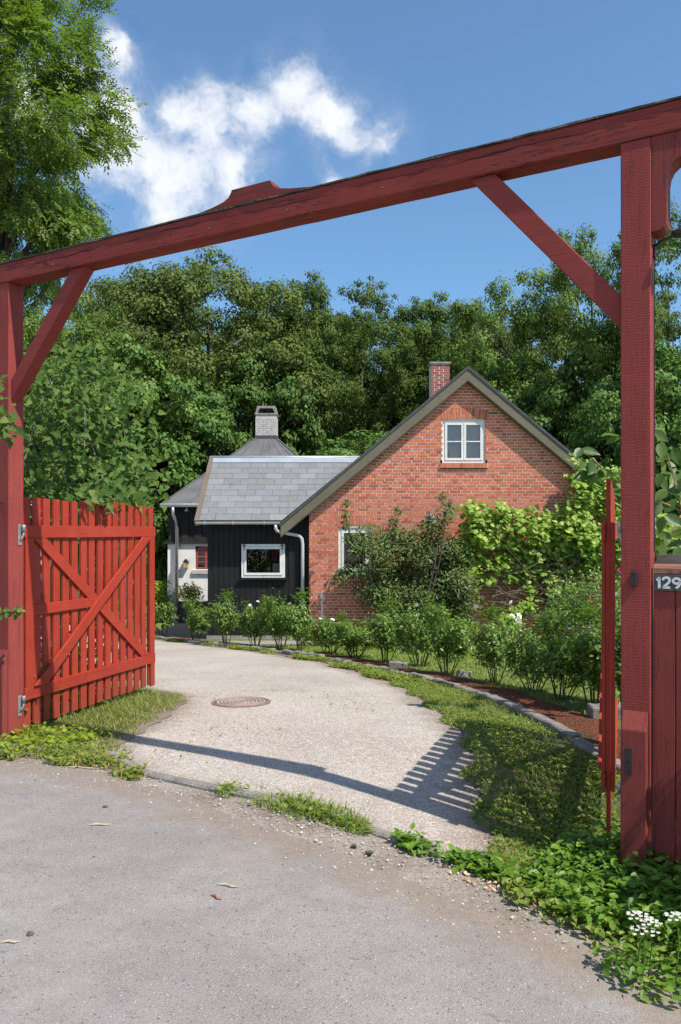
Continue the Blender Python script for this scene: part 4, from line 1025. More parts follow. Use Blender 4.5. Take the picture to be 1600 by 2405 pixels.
while yy < 23:
    L = random.uniform(.42, .85) * (.8 if yy > 9 else 1)
    # advance along the curve
    y2 = yy
    while math.hypot(float(xe(y2)) - float(xe(yy)), y2 - yy) < L: y2 += .01
    xm, ym = (float(xe(yy)) + float(xe(y2))) / 2, (yy + y2) / 2
    hh = random.uniform(.05, .095); ang = math.atan2(y2 - yy, float(xe(y2)) - float(xe(yy)))
    o = stone_block(L - .015, random.uniform(.10, .145), hh, 'stone', edging, (xm - EO.x, ym - EO.y, g(xm, ym) - EO.z - .005), ang + random.uniform(-.04, .04))
    o.rotation_euler.y = -math.atan2(g(float(xe(y2)), y2) - g(float(xe(yy)), yy), L) + random.uniform(-.02, .02)
    yy = y2
# kerb at the gateway
kerb = thing('granite_kerb', 'flush grey granite kerb strip across the gateway', 'kerb', (0, 4.54, 0))
KP = [(-1.66, 5.80), (-1.31, 5.36), (-.914, 5.09), (-.485, 4.88), (0, 4.54), (.39, 4.19), (.65, 4.03), (.93, 3.88)]
def kpt(s_):
    for a, b in zip(KP[:-1], KP[1:]):
        L = math.hypot(b[0] - a[0], b[1] - a[1])
        if s_ <= L or b is KP[-1]: f_ = s_ / L; return Vector((a[0] + (b[0] - a[0]) * f_, a[1] + (b[1] - a[1]) * f_))
        s_ -= L
s_ = 0.0
while s_ < 3.2:
    L = random.uniform(.45, .8); p, q = kpt(s_), kpt(s_ + L); m_ = (p + q) / 2
    stone_block((q - p).length - .012, .095, .022, 'kerb_stone', kerb, (m_.x, m_.y - 4.54, g(m_.x, m_.y)), math.atan2((q - p).y, (q - p).x), .006); s_ += L
fk = thing('flat_stone', 'flat grey stone at the foot of the left gate leaf', 'stone', (-2.28, 5.93, 0))
stone_block(.34, .10, .03, 'block', fk, (0, 0, 0), -.5, .01)
for (px, py, L, lb) in ((1432, 1705, .34, 'square grey stone block behind the right gate leaf'), (935, 1573, .24, 'brown fieldstone lying in the rose bed'), (1090, 1592, .18, 'small grey fieldstone under the middle rose bush')):
    Y_ = {1432: 6.9, 935: 10.6, 1090: 9.6}[px]; X_ = s2x(px, Y_)
    fs_ = thing('fieldstone', lb, 'stone', (X_, Y_, g(X_, Y_) + .03)); stone_block(L, L * .6, L * .32, 'block', fs_, (0, 0, 0), random.uniform(-.3, .3), .02)

MY = 7.72; MX = s2x(566.5, MY); MR = .252
mh = thing('manhole_cover', 'round rusty iron manhole cover set in the gravel drive', 'manhole cover', (MX, MY, g(MX, MY) + .012), .3)
mh.rotation_euler.x = -.03
MB().lathe([(MR, -.05), (MR, .004), (MR - .012, .008), (MR - .016, .0), (.01, .0)], 48).build('plate', M['rusty_iron'], mh)
rg = MB()
for rr_, n_, ww in ((.215, 40, .016), (.18, 34, .014), (.145, 28, .014), (.11, 20, .014), (.075, 14, .014), (.042, 8, .014)):
    for k in range(n_):
        a0 = 2 * math.pi * (k + .12) / n_; a1 = 2 * math.pi * (k + .88) / n_
        rg.prism_z([(rr_ * math.cos(a0), rr_ * math.sin(a0)), ((rr_ + ww) * math.cos(a0), (rr_ + ww) * math.sin(a0)), ((rr_ + ww) * math.cos(a1), (rr_ + ww) * math.sin(a1)), (rr_ * math.cos(a1), rr_ * math.sin(a1))], .0005, .007)
tag(rg.build('raised_studs', M['stud_iron'], mh), kind='stuff')
MB().lathe([(MR + .03, -.05), (MR + .03, .002), (MR + .004, .004), (MR + .004, -.05)], 48).build('rim', M['rusty_iron'], mh)

# ------------------------------------------------------------------ vegetation
def limb(m, p, q, r0, r1, bend=.12, n=5, sides=6):
    p = Vector(p); q = Vector(q); L = (q - p).length
    off = Vector((random.uniform(-1, 1), random.uniform(-1, 1), random.uniform(-.2, 1))) * L * bend
    pts = [p.lerp(q, k / n) + off * math.sin(math.pi * k / n) for k in range(n + 1)]
    m.tube(pts, [r0 + (r1 - r0) * k / n for k in range(n + 1)], sides); return pts

def crown(name, rad, zc, n_cl, n_leaf, size, tmpl, mat, lw=.55, flat=.6, cl=(.45, .85), low=-.75, trunk_r=.22, bark='bark', seed=1, shell=.5, droop=.3, base=0.0, lean=(0, 0)):
    """(trunk mesh, crown mesh): leafy clumps through an uneven crown, limbs reaching into them"""
    global rng
    rng = np.random.default_rng(seed); random.seed(seed)
    rad = np.array(rad)
    nlob = 19; ldir = []
    while len(ldir) < nlob:                     # well spread main boughs
        c_ = rdir(30); c_ = c_[c_[:, 2] > low]
        if not ldir: ldir.append(c_[0]); continue
        dd_ = np.min(np.linalg.norm(c_[:, None] - np.array(ldir)[None], axis=2), axis=1); ldir.append(c_[np.argmax(dd_)])
    ldir = np.array(ldir); lrad = rad.mean() * (.31 + .18 * rng.random(nlob)); lctr = ldir * (rad - lrad[:, None] * .8) * (.86 + .2 * rng.random((nlob, 1)))
    li = rng.choice(nlob, size=n_cl, p=lrad ** 2 / np.sum(lrad ** 2)); dirs = unit(rdir(n_cl) + ldir[li] * .55 + np.array([0, 0, .15]))
    ctr = lctr[li] + dirs * (lrad[li] * (.72 + .3 * rng.random(n_cl)))[:, None] * np.array([1, 1, .85]) + np.array([lean[0], lean[1], zc])
    cs_ = cl[0] + (cl[1] - cl[0]) * rng.random(n_cl)
    par = rng.integers(0, n_cl, int(n_cl * 1.2)); sub = unit(rdir(len(par)) + dirs[par] * .8)
    ctr = np.vstack([ctr, ctr[par] + sub * (cs_[par] * (.75 + .5 * rng.random(len(par))))[:, None] * np.array([1, 1, .8])])
    dirs = np.vstack([dirs, sub]); cs_ = np.concatenate([cs_, cs_[par] * (.30 + .25 * rng.random(len(par)))]); n_cl = len(ctr)
    wgt = cs_ ** 2; idx = rng.choice(n_cl, size=n_leaf, p=wgt / wgt.sum())
    loc = rdir(n_leaf) * np.where(rng.random((n_leaf, 1)) < .13, .6 + .85 * rng.random((n_leaf, 1)), rng.random((n_leaf, 1)) ** .36 * .92)
    P = ctr[idx] + loc * cs_[idx][:, None] * np.array([1, 1, flat])
    out_ = unit(loc * 1.3 + dirs[idx] * .35 + np.array([0, 0, .15]))
    A, Nn = leaf_axes(n_leaf, .3, out_, 1.0, droop, .38)
    rn = np.clip(rng.normal(.5, .14, n_leaf) + rng.normal(0, .17, n_cl)[idx], 0, 1)
    L = size * (.7 + .6 * rng.random(n_leaf))
    cm = instanced_mesh(name + '_crown', P, A, Nn, L, L * lw, *tmpl, M[mat], rn)
    tm = MB(); top = zc + rad[2] * .55
    tp = [Vector((0, 0, base - .4)), Vector((lean[0] * .1 + random.uniform(-.1, .1), random.uniform(-.1, .1), zc * .4)), Vector((lean[0] * .5, lean[1] * .5, zc * .8)), Vector((lean[0], lean[1], top))]
    pts = []
    for k in range(13):
        t_ = k / 12 * 3; i_ = min(int(t_), 2); pts.append(tp[i_].lerp(tp[i_ + 1], t_ - i_))
    tm.tube(pts, [trunk_r * (1.25 if k == 0 else 1 - .9 * k / 12) for k in range(13)], 9)
    pick = rng.choice(n_cl, size=min(26, n_cl), replace=False)
    for i_ in pick:
        c = Vector(ctr[i_]); k = int(np.clip((c.z - rad[2] * .35) / top * 12, 3, 11))
        limb(tm, pts[k], c, trunk_r * (.42 - .025 * k), .012, .08, 5, 5)
    return tm.mesh(name + '_trunk', M[bark], smooth=True), cm

def plant(name, label, cat, meshes, loc, scale=1.0, rz=0.0, group=None, parts=('trunk', 'crown')):
    t = thing(name, label, cat, loc, rz, group); t.scale = (scale,) * 3 if not hasattr(scale, '__len__') else scale
    inv = Matrix.Identity(4)
    if tuple(loc) == (0, 0, 0):                 # modelled in place: put the origin at the foot of the plant
        me = meshes[1]; co = np.empty(len(me.vertices) * 3); me.vertices.foreach_get('co', co); co = co.reshape(-1, 3)
        cx, cy = float(co[:, 0].mean()), float(co[:, 1].mean()); t.location = (cx, cy, g(cx, cy)); inv = Matrix.Translation(-Vector(t.location))
    for nm, me in zip(parts, meshes): link(bpy.data.objects.new(nm, me), t).matrix_parent_inverse = inv
    return t

# --- woodland behind the houses: a few grown trees, each copied, turned and scaled
BEECH = [crown('beech', (3.4, 3.4, 3.5), 5.3, 230, 84000, .085, T_DIA, 'leaf_beech', .70, .5, (.34, .68), -.95, .26, seed=s_) for s_ in (21, 22)]
OLIVE = [crown('elm', (3.5, 3.5, 3.4), 5.4, 260, 100000, .080, T_DIA, 'leaf_olive', .72, .7, (.32, .64), -.95, .26, seed=23)]
MAPLE = [crown('maple', (2.6, 2.6, 2.8), 3.2, 150, 44000, .095, T_DIA, 'leaf_maple', .9, .5, (.3, .6), -.95, .16, seed=s_) for s_ in (24, 25)]
AIRY = [crown('birch', (3.0, 3.0, 3.6), 5.4, 190, 60000, .082, T_DIA, 'leaf_spring', .70, .65, (.26, .55), -.85, .17, seed=26)]
def tree(kind, label, px, Y, ytop, wpx, nm, dark=False):
    zb = -.86; top = s2z(ytop, Y); X_ = s2x(px, Y); h = top - zb
    v = kind[int(px) % len(kind)]; key = v[1].name.split('_')[0]
    z0 = {'beech': 9.2, 'elm': 9.2, 'maple': 6.3, 'birch': 9.4}[key]; w0 = {'beech': 7.2, 'elm': 7.4, 'maple': 5.8, 'birch': 6.4}[key]
    sx = wpx * 1.5 / FP * Y / w0; sz = h / z0
    return plant(nm, label, 'tree', v, (X_, Y, zb), (sx, sx, sz), px * .7, 'woodland trees behind the house')
tree(OLIVE, 'broad olive green tree with rounded top, highest left of the cottage', 490, 31, 570, 420, 'elm_tree')
tree(OLIVE, 'olive green tree behind the left brace of the gateway', 250, 29, 640, 330, 'elm_tree')
tree(BEECH, 'tree with ragged top just right of the highest rounded tree', 715, 33, 628, 230, 'beech_tree')
tree(BEECH, 'dark dense tree standing above the annex ridge and left roof slope', 850, 32, 645, 260, 'beech_tree')
tree(BEECH, 'dark tree rising behind the red brick chimney', 985, 33, 672, 240, 'beech_tree')
tree(OLIVE, 'lower grey green tree between chimney and right brace', 1110, 34, 690, 240, 'elm_tree')
tree(AIRY, 'airy bright tree with open branches under the right brace', 1245, 28, 590, 300, 'birch_tree')
tree(AIRY, 'tallest airy tree rising against the sky beside the right post', 1390, 27, 475, 260, 'birch_tree')
tree(BEECH, 'dark leafy tree right of the right gate post', 1570, 24, 455, 300, 'beech_tree')
tree(MAPLE, 'bright leafy maple behind the pyramid roof, left of its chimney', 455, 27, 880, 330, 'maple_tree')
tree(MAPLE, 'mid green maple above the left end of the slate roof', 590, 28.5, 780, 270, 'maple_tree')
tree(MAPLE, 'bushy maple left of the outbuilding, over the gate leaf', 300, 25, 760, 330, 'maple_tree')
tree(MAPLE, 'low bright green tree behind the ridge of the annex', 860, 28, 985, 330, 'maple_tree')
tree(MAPLE, 'tall leafy maple behind the right roof slope of the cottage', 1230, 27.5, 800, 320, 'maple_tree')
tree(MAPLE, 'dark green maple filling the gap left of the right post', 1400, 25.5, 770, 300, 'maple_tree')
tree(BEECH, 'deep green tree behind the lilac and left gate post', 130, 24, 640, 330, 'beech_tree')
tree(BEECH, 'tree in the woodland gap above the outbuilding chimney', 665, 38, 700, 300, 'beech_tree')
tree(BEECH, 'woodland tree far behind the dark tree over the annex', 900, 42, 720, 420, 'beech_tree')
tree(OLIVE, 'woodland tree deep behind the attic gable', 1180, 42, 740, 420, 'elm_tree')
tree(BEECH, 'woodland tree far back left, under the beam', 380, 40, 650, 460, 'beech_tree')
tree(MAPLE, 'shady maple at the far end of the drive by the gate leaf', 330, 29, 1010, 300, 'maple_tree')
tree(MAPLE, 'dark leafy tree low behind the right post lamp', 1560, 21, 760, 330, 'maple_tree')
tree(BEECH, 'woodland tree beyond the left gate post, outside the picture edge', -130, 25, 640, 360, 'beech_tree')
tree(MAPLE, 'leafy maple further left, beyond the picture edge', -380, 23, 760, 380, 'maple_tree')
# dead pale branch showing in the crowns
db = thing('dead_branch', 'bare pale dead branch sticking out of the woodland crowns', 'branch', (s2x(548, 27), 27, s2z(812, 27)))
m = MB(); limb(m, (0, 0, 0), (.30, 0, .22), .045, .03, .1, 4); limb(m, (.30, 0, .22), (.46, -.05, .62), .03, .012, .12, 4); m.build('wood', M['pale_bark'], db, smooth=True)

# --- ash tree top left: feathery compound leaves
def ash():
    global rng
    rng = np.random.default_rng(5); random.seed(5)
    n_cl = 190; dirs = rdir(n_cl); rad = np.array([1.6, 2.0, 3.9])
    lob = 1 + .13 * np.sin(3.3 * np.arctan2(dirs[:, 1], dirs[:, 0]) + 5 * dirs[:, 2]) + rng.normal(0, .09, n_cl)
    ctr = dirs * rad * (lob * (.45 + .55 * np.sqrt(rng.random(n_cl))))[:, None] + np.array([.35, 0, 10.3])
    ext = np.array([[1.5, -.6, 7.9], [1.75, -.6, 7.6], [1.2, -.7, 8.1], [.4, -.5, 6.9], [1.2, -.6, 6.1], [.7, -.3, 6.0], [.1, -.8, 6.4], [.5, -.6, 5.7], [1.0, -.6, 5.9], [-.3, -.5, 5.6]])
    ctr = np.vstack([ctr, ext]); n_cl = len(ctr)
    nl = 12500; idx = rng.integers(0, n_cl, nl)
    loc = rdir(nl) * (rng.random((nl, 1)) ** .4) * (.30 + .28 * rng.random(n_cl))[idx][:, None] * np.array([1, 1, .75]); P0 = ctr[idx] + loc
    out_ = unit(P0 - np.array([.3, 0, 9.8])); ax = unit(out_ * .6 + rdir(nl) * .6 + np.array([0, 0, -.55]))
    sd_ = unit(np.cross(ax, np.array([0, 0, 1.0]) + rdir(nl) * .4)); up_ = np.cross(sd_, ax)
    P, A, Nn = [], [], []
    for k in range(9):
        t_ = .15 + .85 * (k // 2) / 4; sgn = 1 if k % 2 else -1
        if k == 8: t_, sgn = 1.0, 0
        P.append(P0 + ax * t_ * .24 + rng.normal(0, .006, (nl, 3))); A.append(unit(sd_ * sgn * 1.0 + ax * (.7 if sgn else 1) + rng.normal(0, .15, (nl, 3)))); Nn.append(unit(up_ + rng.normal(0, .25, (nl, 3))))
    P = np.vstack(P); A = np.vstack(A); Nn = np.vstack(Nn); n = len(P)
    rn = np.tile(np.clip(rng.normal(.5, .22, nl), 0, 1), 9)
    cm = instanced_mesh('ash_crown', P, A, Nn, .095 * (.8 + .4 * rng.random(n)), .034, *T_DIA, M['leaf_ash'], rn)
    tm = MB(); pts = [(-.4, 0, -.9), (-.3, 0, 3), (-.1, .1, 6), (.2, 0, 9), (.3, 0, 12.5)]
    tm.tube(pts, [.34, .27, .21, .13, .03], 10)
    for i_ in rng.choice(n_cl - 10, 46, replace=False):
        c = Vector(ctr[i_]); limb(tm, (0.0, 0, max(4.5, c.z - 2.0)), c, .07, .010, .08, 5, 5)
    pp = limb(tm, (0, 0, 6.6), (1.0, -.5, 7.7), .07, .03, .06, 6); limb(tm, pp[-1], (1.5, -.6, 7.5), .03, .010, .1, 4); limb(tm, pp[-1], (1.7, -.6, 7.7), .026, .008, .1, 4); limb(tm, pp[4], (1.1, -.5, 7.1), .02, .008, .1, 4)
    for e in ext[3:]: limb(tm, (0, 0, 5.6), Vector(e), .05, .008, .08, 5, 5)
    return tm.mesh('ash_trunk', M['bark'], smooth=True), cm
plant('ash_tree', 'tall feathery ash tree reaching into the sky at upper left', 'tree', ash(), (-6.6, 15.5, -.5))

# --- lilac behind the left gate leaf
def bush(name, stems, zone, n, size, tmpl, mat, lw, bark, up=.3, front=.5, seed=3, sr=.02, droop=.6, lrange=(.7, 1.25), rsd=.22, tips=None):
    """shrub: stems (list of (base, tip)) and n leaves; zone(rng, n) gives leaf points"""
    global rng
    rng = np.random.default_rng(seed); random.seed(seed)
    sm = MB()
    for (p, q) in stems: limb(sm, p, q, sr, sr * .3, .10, 6, 6)
    P = zone(n); n = len(P)
    A, Nn = leaf_axes(n, up, np.repeat(np.array([[.25, -1.0, .2]]), n, 0) * front, 1.0, droop)
    L = size * (lrange[0] + (lrange[1] - lrange[0]) * rng.random(n))
    fm = instanced_mesh(name + '_leaves', P, A, Nn, L, L * lw, *tmpl, M[mat], np.clip(rng.normal(.5, rsd, n), 0, 1))
    return sm.mesh(name + '_stems', M[bark], smooth=True), fm
def clumped(centres, sizes, weights=None):
    c = np.array(centres, float); s = np.array(sizes, float)
    if s.ndim == 1: s = np.repeat(s[:, None], 3, 1)
    def z(n):
        w = np.prod(s, 1) ** (2 / 3) if weights is None else np.array(weights, float)
        i = rng.choice(len(c), size=n, p=w / w.sum()); l = rng.normal(0, .52, (n, 3)); l /= np.maximum(1, np.linalg.norm(l, axis=1, keepdims=True))
        return c[i] + l * s[i]
    return z
def px3(px, py, Y): return (s2x(px, Y), Y, s2z(py, Y))
LY = 9.0
lc = [px3(130, 880, LY), px3(200, 870, LY - .2), px3(260, 920, LY), px3(290, 980, LY), px3(120, 960, LY - .2), px3(200, 1000, LY - .3), px3(280, 1060, LY - .1), px3(110, 1050, LY), px3(180, 1100, LY - .2), px3(250, 1140, LY - .4), px3(310, 1150, LY - .5), px3(90, 1140, LY), px3(320, 1100, LY),
      px3(150, 1190, LY), px3(230, 1200, LY - .35), px3(300, 1190, LY - .45), px3(60, 1000, LY + .3), px3(20, 1100, LY + .3), px3(200, 1300, LY + .3), px3(120, 1330, LY + .4), px3(280, 1320, LY + .4), px3(100, 1450, LY + .3), px3(200, 1450, LY + .4), px3(290, 1470, LY + .5), px3(30, 900, LY + .4), px3(-20, 1000, LY)]
lsz = [.32 + .1 * random.random() for _ in lc]
for (x_, y_, Y_) in ((205, 1168, 7.15), (235, 1160, 7.35), (268, 1172, 7.65), (290, 1158, 7.85), (315, 1178, 8.0), (250, 1185, 7.45)): lc.append(px3(x_, y_, Y_)); lsz.append(.10)
lst = [((-3.2 + .12 * (k % 8), LY + .15 + .05 * k % .4, g(0, LY) - .1), c) for k, c in enumerate(lc)]
plant('lilac_bush', 'large lilac bush with heart shaped leaves behind the red gate leaf', 'bush', bush('lilac', lst, clumped(lc, lsz), 3300, .078, T_HEART, 'leaf_lilac', .82, 'pale_bark', .35, .55, 31, .022), (0, 0, 0), parts=('stems', 'leaves'))
# leafy fringe reaching past the left post at the picture edge
fc = [px3(0, 960, 5.9), px3(-10, 890, 5.95), px3(8, 1010, 5.92), px3(-30, 1000, 5.9)]
plant('honeysuckle', 'leafy twig reaching in at the left edge across the left post', 'climber', bush('honeysuckle', [(px3(-90, 1200, 5.9), c) for c in fc], clumped(fc, [.10] * 4), 60, .075, T_HEART, 'leaf_lilac', .75, 'rose_stem', .35, .6, 33, .006), (0, 0, 0), parts=('stems', 'leaves'))
fc = [px3(8, 1440, 5.95), px3(30, 1436, 5.97), px3(45, 1438, 6.0)]
plant('honeysuckle', 'small leafy spray low on the left post beside the gate hinge', 'climber', bush('spray', [(px3(-40, 1450, 5.9), c) for c in fc], clumped(fc, [.05] * 3), 42, .042, T_OV, 'leaf_lilac', .8, 'rose_stem', .6, .3, 34, .004), (0, 0, 0), parts=('stems', 'leaves'))

# --- fruit tree and grape vine trained on the brick wall
AY = 17.25
ac = [px3(x, y, AY + random.uniform(-.35, .25)) for x, y in ((840, 1290), (870, 1270), (850, 1340), (900, 1310), (940, 1290), (960, 1260), (1000, 1270), (1030, 1240), (1045, 1210), (990, 1300), (1050, 1290), (1075, 1330), (900, 1360), (950, 1350), (1000, 1350), (1050, 1360), (820, 1340), (930, 1400), (980, 1400), (1030, 1400), (1060, 1420), (960, 1440), (1000, 1450), (1040, 1450), (800, 1355), (925, 1270), (870, 1385), (1010, 1225), (1060, 1380), (900, 1400), (1085, 1370), (1090, 1410), (1075, 1440), (1080, 1300))]
asz = [(.30 + .10 * random.random()) * (.55 if c[2] > s2z(1265, AY) else 1) * (.5 if c[0] < s2x(865, AY) else 1) for c in ac]
for (x, y) in ((925, 1225), (925, 1250), (935, 1200), (812, 1210), (813, 1235), (818, 1265), (1050, 1185), (1040, 1165), (1060, 1200), (815, 1180)): ac.append(px3(x, y, AY - .1)); asz.append(.11)
ast = [((s2x(960, AY), AY, g(0, AY) - .1), c) for c in ac[:34]] + [(ac[0], ac[37]), (ac[4], ac[34]), (ac[8], ac[40])]
plant('apple_tree', 'dark green apple tree trained before the brick wall between lower windows', 'tree', bush('apple', ast, clumped(ac, asz), 16000, .088, T_OV, 'leaf_apple', .42, 'bark', .7, .45, 41, .028, .25), (0, 0, 0), parts=('branches', 'leaves'))
VY = 17.45
vc = []; vs_ = []
for (x, y, r) in ((1095, 1200, .2), (1120, 1215, .28), (1160, 1215, .3), (1200, 1225, .32), (1250, 1240, .34), (1300, 1245, .36), (1340, 1235, .34), (1110, 1250, .3), (1150, 1265, .34), (1200, 1275, .36), (1250, 1285, .36), (1300, 1290, .36), (1350, 1280, .36), (1390, 1270, .36), (1095, 1300, .26), (1130, 1320, .28),
                  (1180, 1325, .25), (1230, 1340, .26), (1280, 1345, .24), (1330, 1340, .28), (1390, 1320, .33), (1440, 1290, .36), (1360, 1200, .28), (1380, 1160, .28), (1400, 1120, .26), (1365, 1120, .2), (1380, 1090, .18), (1430, 1180, .34), (1450, 1120, .3), (1480, 1240, .4), (1120, 1375, .12), (1185, 1180, .09), (1250, 1195, .12), (1170, 1195, .1), (1540, 1250, .4), (1430, 1350, .3)):
    vc.append(px3(x + random.uniform(-8, 8), y + random.uniform(-8, 8), VY + random.uniform(-.28, .15))); vs_.append(r * random.uniform(.9, 1.15))
for (x, y, r) in ((1150, 1365, .12), (1105, 1345, .14), (1245, 1380, .12), (1300, 1385, .15), (1340, 1375, .16), (1290, 1365, .1), (1200, 1360, .1), (1225, 1205, .1), (1135, 1185, .09), (1205, 1200, .09), (1280, 1205, .1), (1320, 1205, .12), (1350, 1075, .09), (1105, 1180, .07)): vc.append(px3(x, y, VY - .12)); vs_.append(r)
vst = [(px3(1330 + 12 * (k % 5), 1470, VY + .2), c) for k, c in enumerate(vc)]
plant('grape_vine', 'bright yellow green grape vine spreading over the right of the brick wall', 'climber', bush('vine', vst, clumped(vc, vs_), 7200, .105, T_VINE, 'leaf_vine', 1.0, 'bark', .7, .7, 42, .014, .5, (.5, 1.35), .28), (0, 0, 0), parts=('stems', 'leaves'))
# low vine shoots
lv = [px3(1215, 1440, 16.8), px3(1190, 1455, 16.8), px3(1240, 1420, 16.8), px3(1205, 1465, 16.7)]
plant('grape_vine', 'small yellow green vine shoot low in front of the bare twigs', 'climber', bush('vineshoot', [(px3(1210, 1500, 16.9), c) for c in lv], clumped(lv, [.17] * 4), 240, .10, T_VINE, 'leaf_vine', 1.0, 'rose_stem', .4, .6, 43, .008), (0, 0, 0), parts=('stems', 'leaves'))
# bare twig tangle
tw = MB(); random.seed(77)
for k in range(150):
    x0, y0 = random.uniform(1120, 1330), random.uniform(1340, 1470); a = random.uniform(-.9, .9); L = random.uniform(40, 110)
    p = Vector(px3(x0, y0, 17.5 + random.uniform(-.3, .2))); q = Vector(px3(x0 + L * math.cos(a), y0 - L * .55 * math.sin(a) - 8, 17.45 + random.uniform(-.35, .2)))
    limb(tw, p, q, .009, .004, .22, 5, 4)
tg = thing('bare_twigs', 'tangle of bare brown vine twigs under the green vine', 'twigs', (s2x(1225, 17.5), 17.5, g(0, 17.5))); tw.build('twigs', M['dry_twig'], tg).matrix_parent_inverse = Matrix.Translation(-tg.location)

# --- rose bushes along the stone edging
def rose(seed, n_st, n_lf, spread=.34):
    global rng
    rng = np.random.default_rng(seed); random.seed(seed); sm = MB(); pts = []
    for k in range(n_st):
        a = 2 * math.pi * k / n_st + random.uniform(-.4, .4); r = spread * random.uniform(.35, 1); h = random.uniform(.65, 1.0)
        pl_ = limb(sm, (.05 * math.cos(a), .05 * math.sin(a), -.06), (r * math.cos(a), r * math.sin(a), h), .010, .004, .10, 6, 5)
        for s_ in range(7):
            t_ = random.uniform(.38, 1.0); b = pl_[min(6, int(t_ * 6))]
            e = b + Vector((random.uniform(-1, 1), random.uniform(-1, 1), random.uniform(.1, 1))).normalized() * random.uniform(.08, .22)
            limb(sm, b, e, .004, .002, .1, 3, 4); pts.append((e, .10)); pts.append((b.lerp(e, .5), .07))
        pts.append((pl_[-1], .1))
    c = np.array([tuple(p[0]) for p in pts]); sz = np.array([p[1] for p in pts])
    i = rng.integers(0, len(c), n_lf); P = c[i] + rng.normal(0, .5, (n_lf, 3)) * sz[i][:, None]; P[:, 2] = np.where(P[:, 2] < .2, P[:, 2] + .25, P[:, 2])
    A, Nn = leaf_axes(n_lf, .55, unit(P * np.array([1, 1, .3])), .35, .2); L = .055 * (.7 + .6 * rng.random(n_lf))
    fm = instanced_mesh('rose_leaves', P, A, Nn, L, L * .62, *T_OV, M['leaf_rose'], np.clip(rng.normal(.5, .24, n_lf), 0, 1))
    return sm.mesh('rose_stems', M['rose_stem']), fm
ROSES = [rose(51, 8, 2600, .42), rose(52, 9, 3000, .50), rose(53, 7, 2300, .38)]
fl = MB()
for k in range(3):
    for j_ in range(6):
        a = 2 * math.pi * j_ / 6 + k * .5; r = .012 + .011 * k; fl.add([(0, 0, 0), (r * math.cos(a - .5), r * math.sin(a - .5), .028 - .006 * k), (r * 1.3 * math.cos(a), r * 1.3 * math.sin(a), .032 - .008 * k), (r * math.cos(a + .5), r * math.sin(a + .5), .028 - .006 * k)], [(0, 1, 2, 3)])
FL_W = fl.mesh('rose_flower', M['petal_white']); FL_P = fl.mesh('rose_flower_pink', M['petal_pink'])
RB_ = [(384, 18.6, 1392, 'leftmost rose bush, at the far end of the edging by the gate leaf'), (452, 17.0, 1412, 'rose bush in front of the whitewashed wall'), (530, 16.2, 1388, 'tall rose bush before the left corner of the black annex'), (600, 15.3, 1412, 'rose bush with a white flower below the annex window left side'),
       (660, 14.8, 1400, 'full rose bush below the right of the annex window'), (705, 14.2, 1385, 'tall rose bush in front of the annex downpipe'), (775, 13.2, 1440, 'rose bush with white flower before the brick corner'), (835, 12.4, 1452, 'thin low rose bush right of the white pipe'), (905, 11.5, 1412, 'upright rose bush before the apple tree left side'),
       (985, 10.9, 1440, 'rose bush under the apple tree, right of the upright one'), (1050, 9.8, 1432, 'large rose bush with bare forked stems in the middle of the bed'), (1160, 9.0, 1455, 'rose bush with many thin stems right of the middle one'), (1255, 8.3, 1462, 'rose bush with white flowers above the red mulch'), (1320, 7.8, 1445, 'rose bush with reddish shoots near the end of the bed'), (1395, 7.3, 1440, 'rightmost rose bush beside the open right gate leaf'),
       (1480, 7.2, 1440, 'rose bush seen in the slit between gate leaf and right post')]
random.seed(9)
for k, (px, Y, yt, lb) in enumerate(RB_):
    X_ = s2x(px, Y); X_ = max(X_, float(xe(Y)) + .16); z0 = g(X_, Y) + .02; h = s2z(yt, Y) - z0
    st, fo_ = ROSES[k % 3]; s_ = h / (1.0 if k < 9 else .88) * random.uniform(.92, 1.16); wv_ = random.uniform(.74, 1.0)
    t = plant('rose_bush', lb, 'rose bush', (st, fo_), (X_, Y, z0), (max(s_, .9) * wv_, max(s_, .9) * random.uniform(.75, 1.1), s_), k * 2.1, 'rose bushes along the edging', ('stems', 'leaves')); t.rotation_euler = (random.uniform(-.10, .10), random.uniform(-.12, .12), k * 2.1)
    for q in range({3: 2, 6: 2, 11: 3, 12: 3, 13: 2}.get(k, 1 if k % 2 else 0)):
        o = link(bpy.data.objects.new('flower', FL_W), t, (random.uniform(-.25, .25), random.uniform(-.3, .3), random.uniform(.75, 1.05))); o.rotation_euler = (random.uniform(.2, 1.2), random.uniform(-.5, .5), random.uniform(0, 6)); o.scale = (1.1,) * 3
# rambling rose in front of the vine, with pink flowers
rc = [px3(x, y, 15.8 + random.uniform(-.4, .3)) for x, y in ((1330, 1390), (1370, 1400), (1400, 1370), (1420, 1420), (1350, 1430), (1310, 1420), (1390, 1450), (1430, 1380), (1340, 1460), (1460, 1400), (1490, 1440))]
rr_ = plant('rambling_rose', 'rambling rose with pink flowers in front of the vine by the right post', 'rose bush', bush('rambler', [(px3(1390, 1500, 15.8), c) for c in rc], clumped(rc, [.3] * len(rc)), 2600, .06, T_OV, 'leaf_rose', .6, 'rose_stem', .45, .4, 55, .010, .2), (0, 0, 0), parts=('stems', 'leaves'))
for (x, y, m_) in ((1386, 1409, FL_P), (1457, 1340, FL_P), (1386, 1490, FL_W)):
    o = link(bpy.data.objects.new('flower', m_), rr_, px3(x, y, 15.35)); o.matrix_parent_inverse = Matrix.Translation(-rr_.location); o.rotation_euler = (R(70), 0, random.uniform(0, 6)); o.scale = (1.25,) * 3
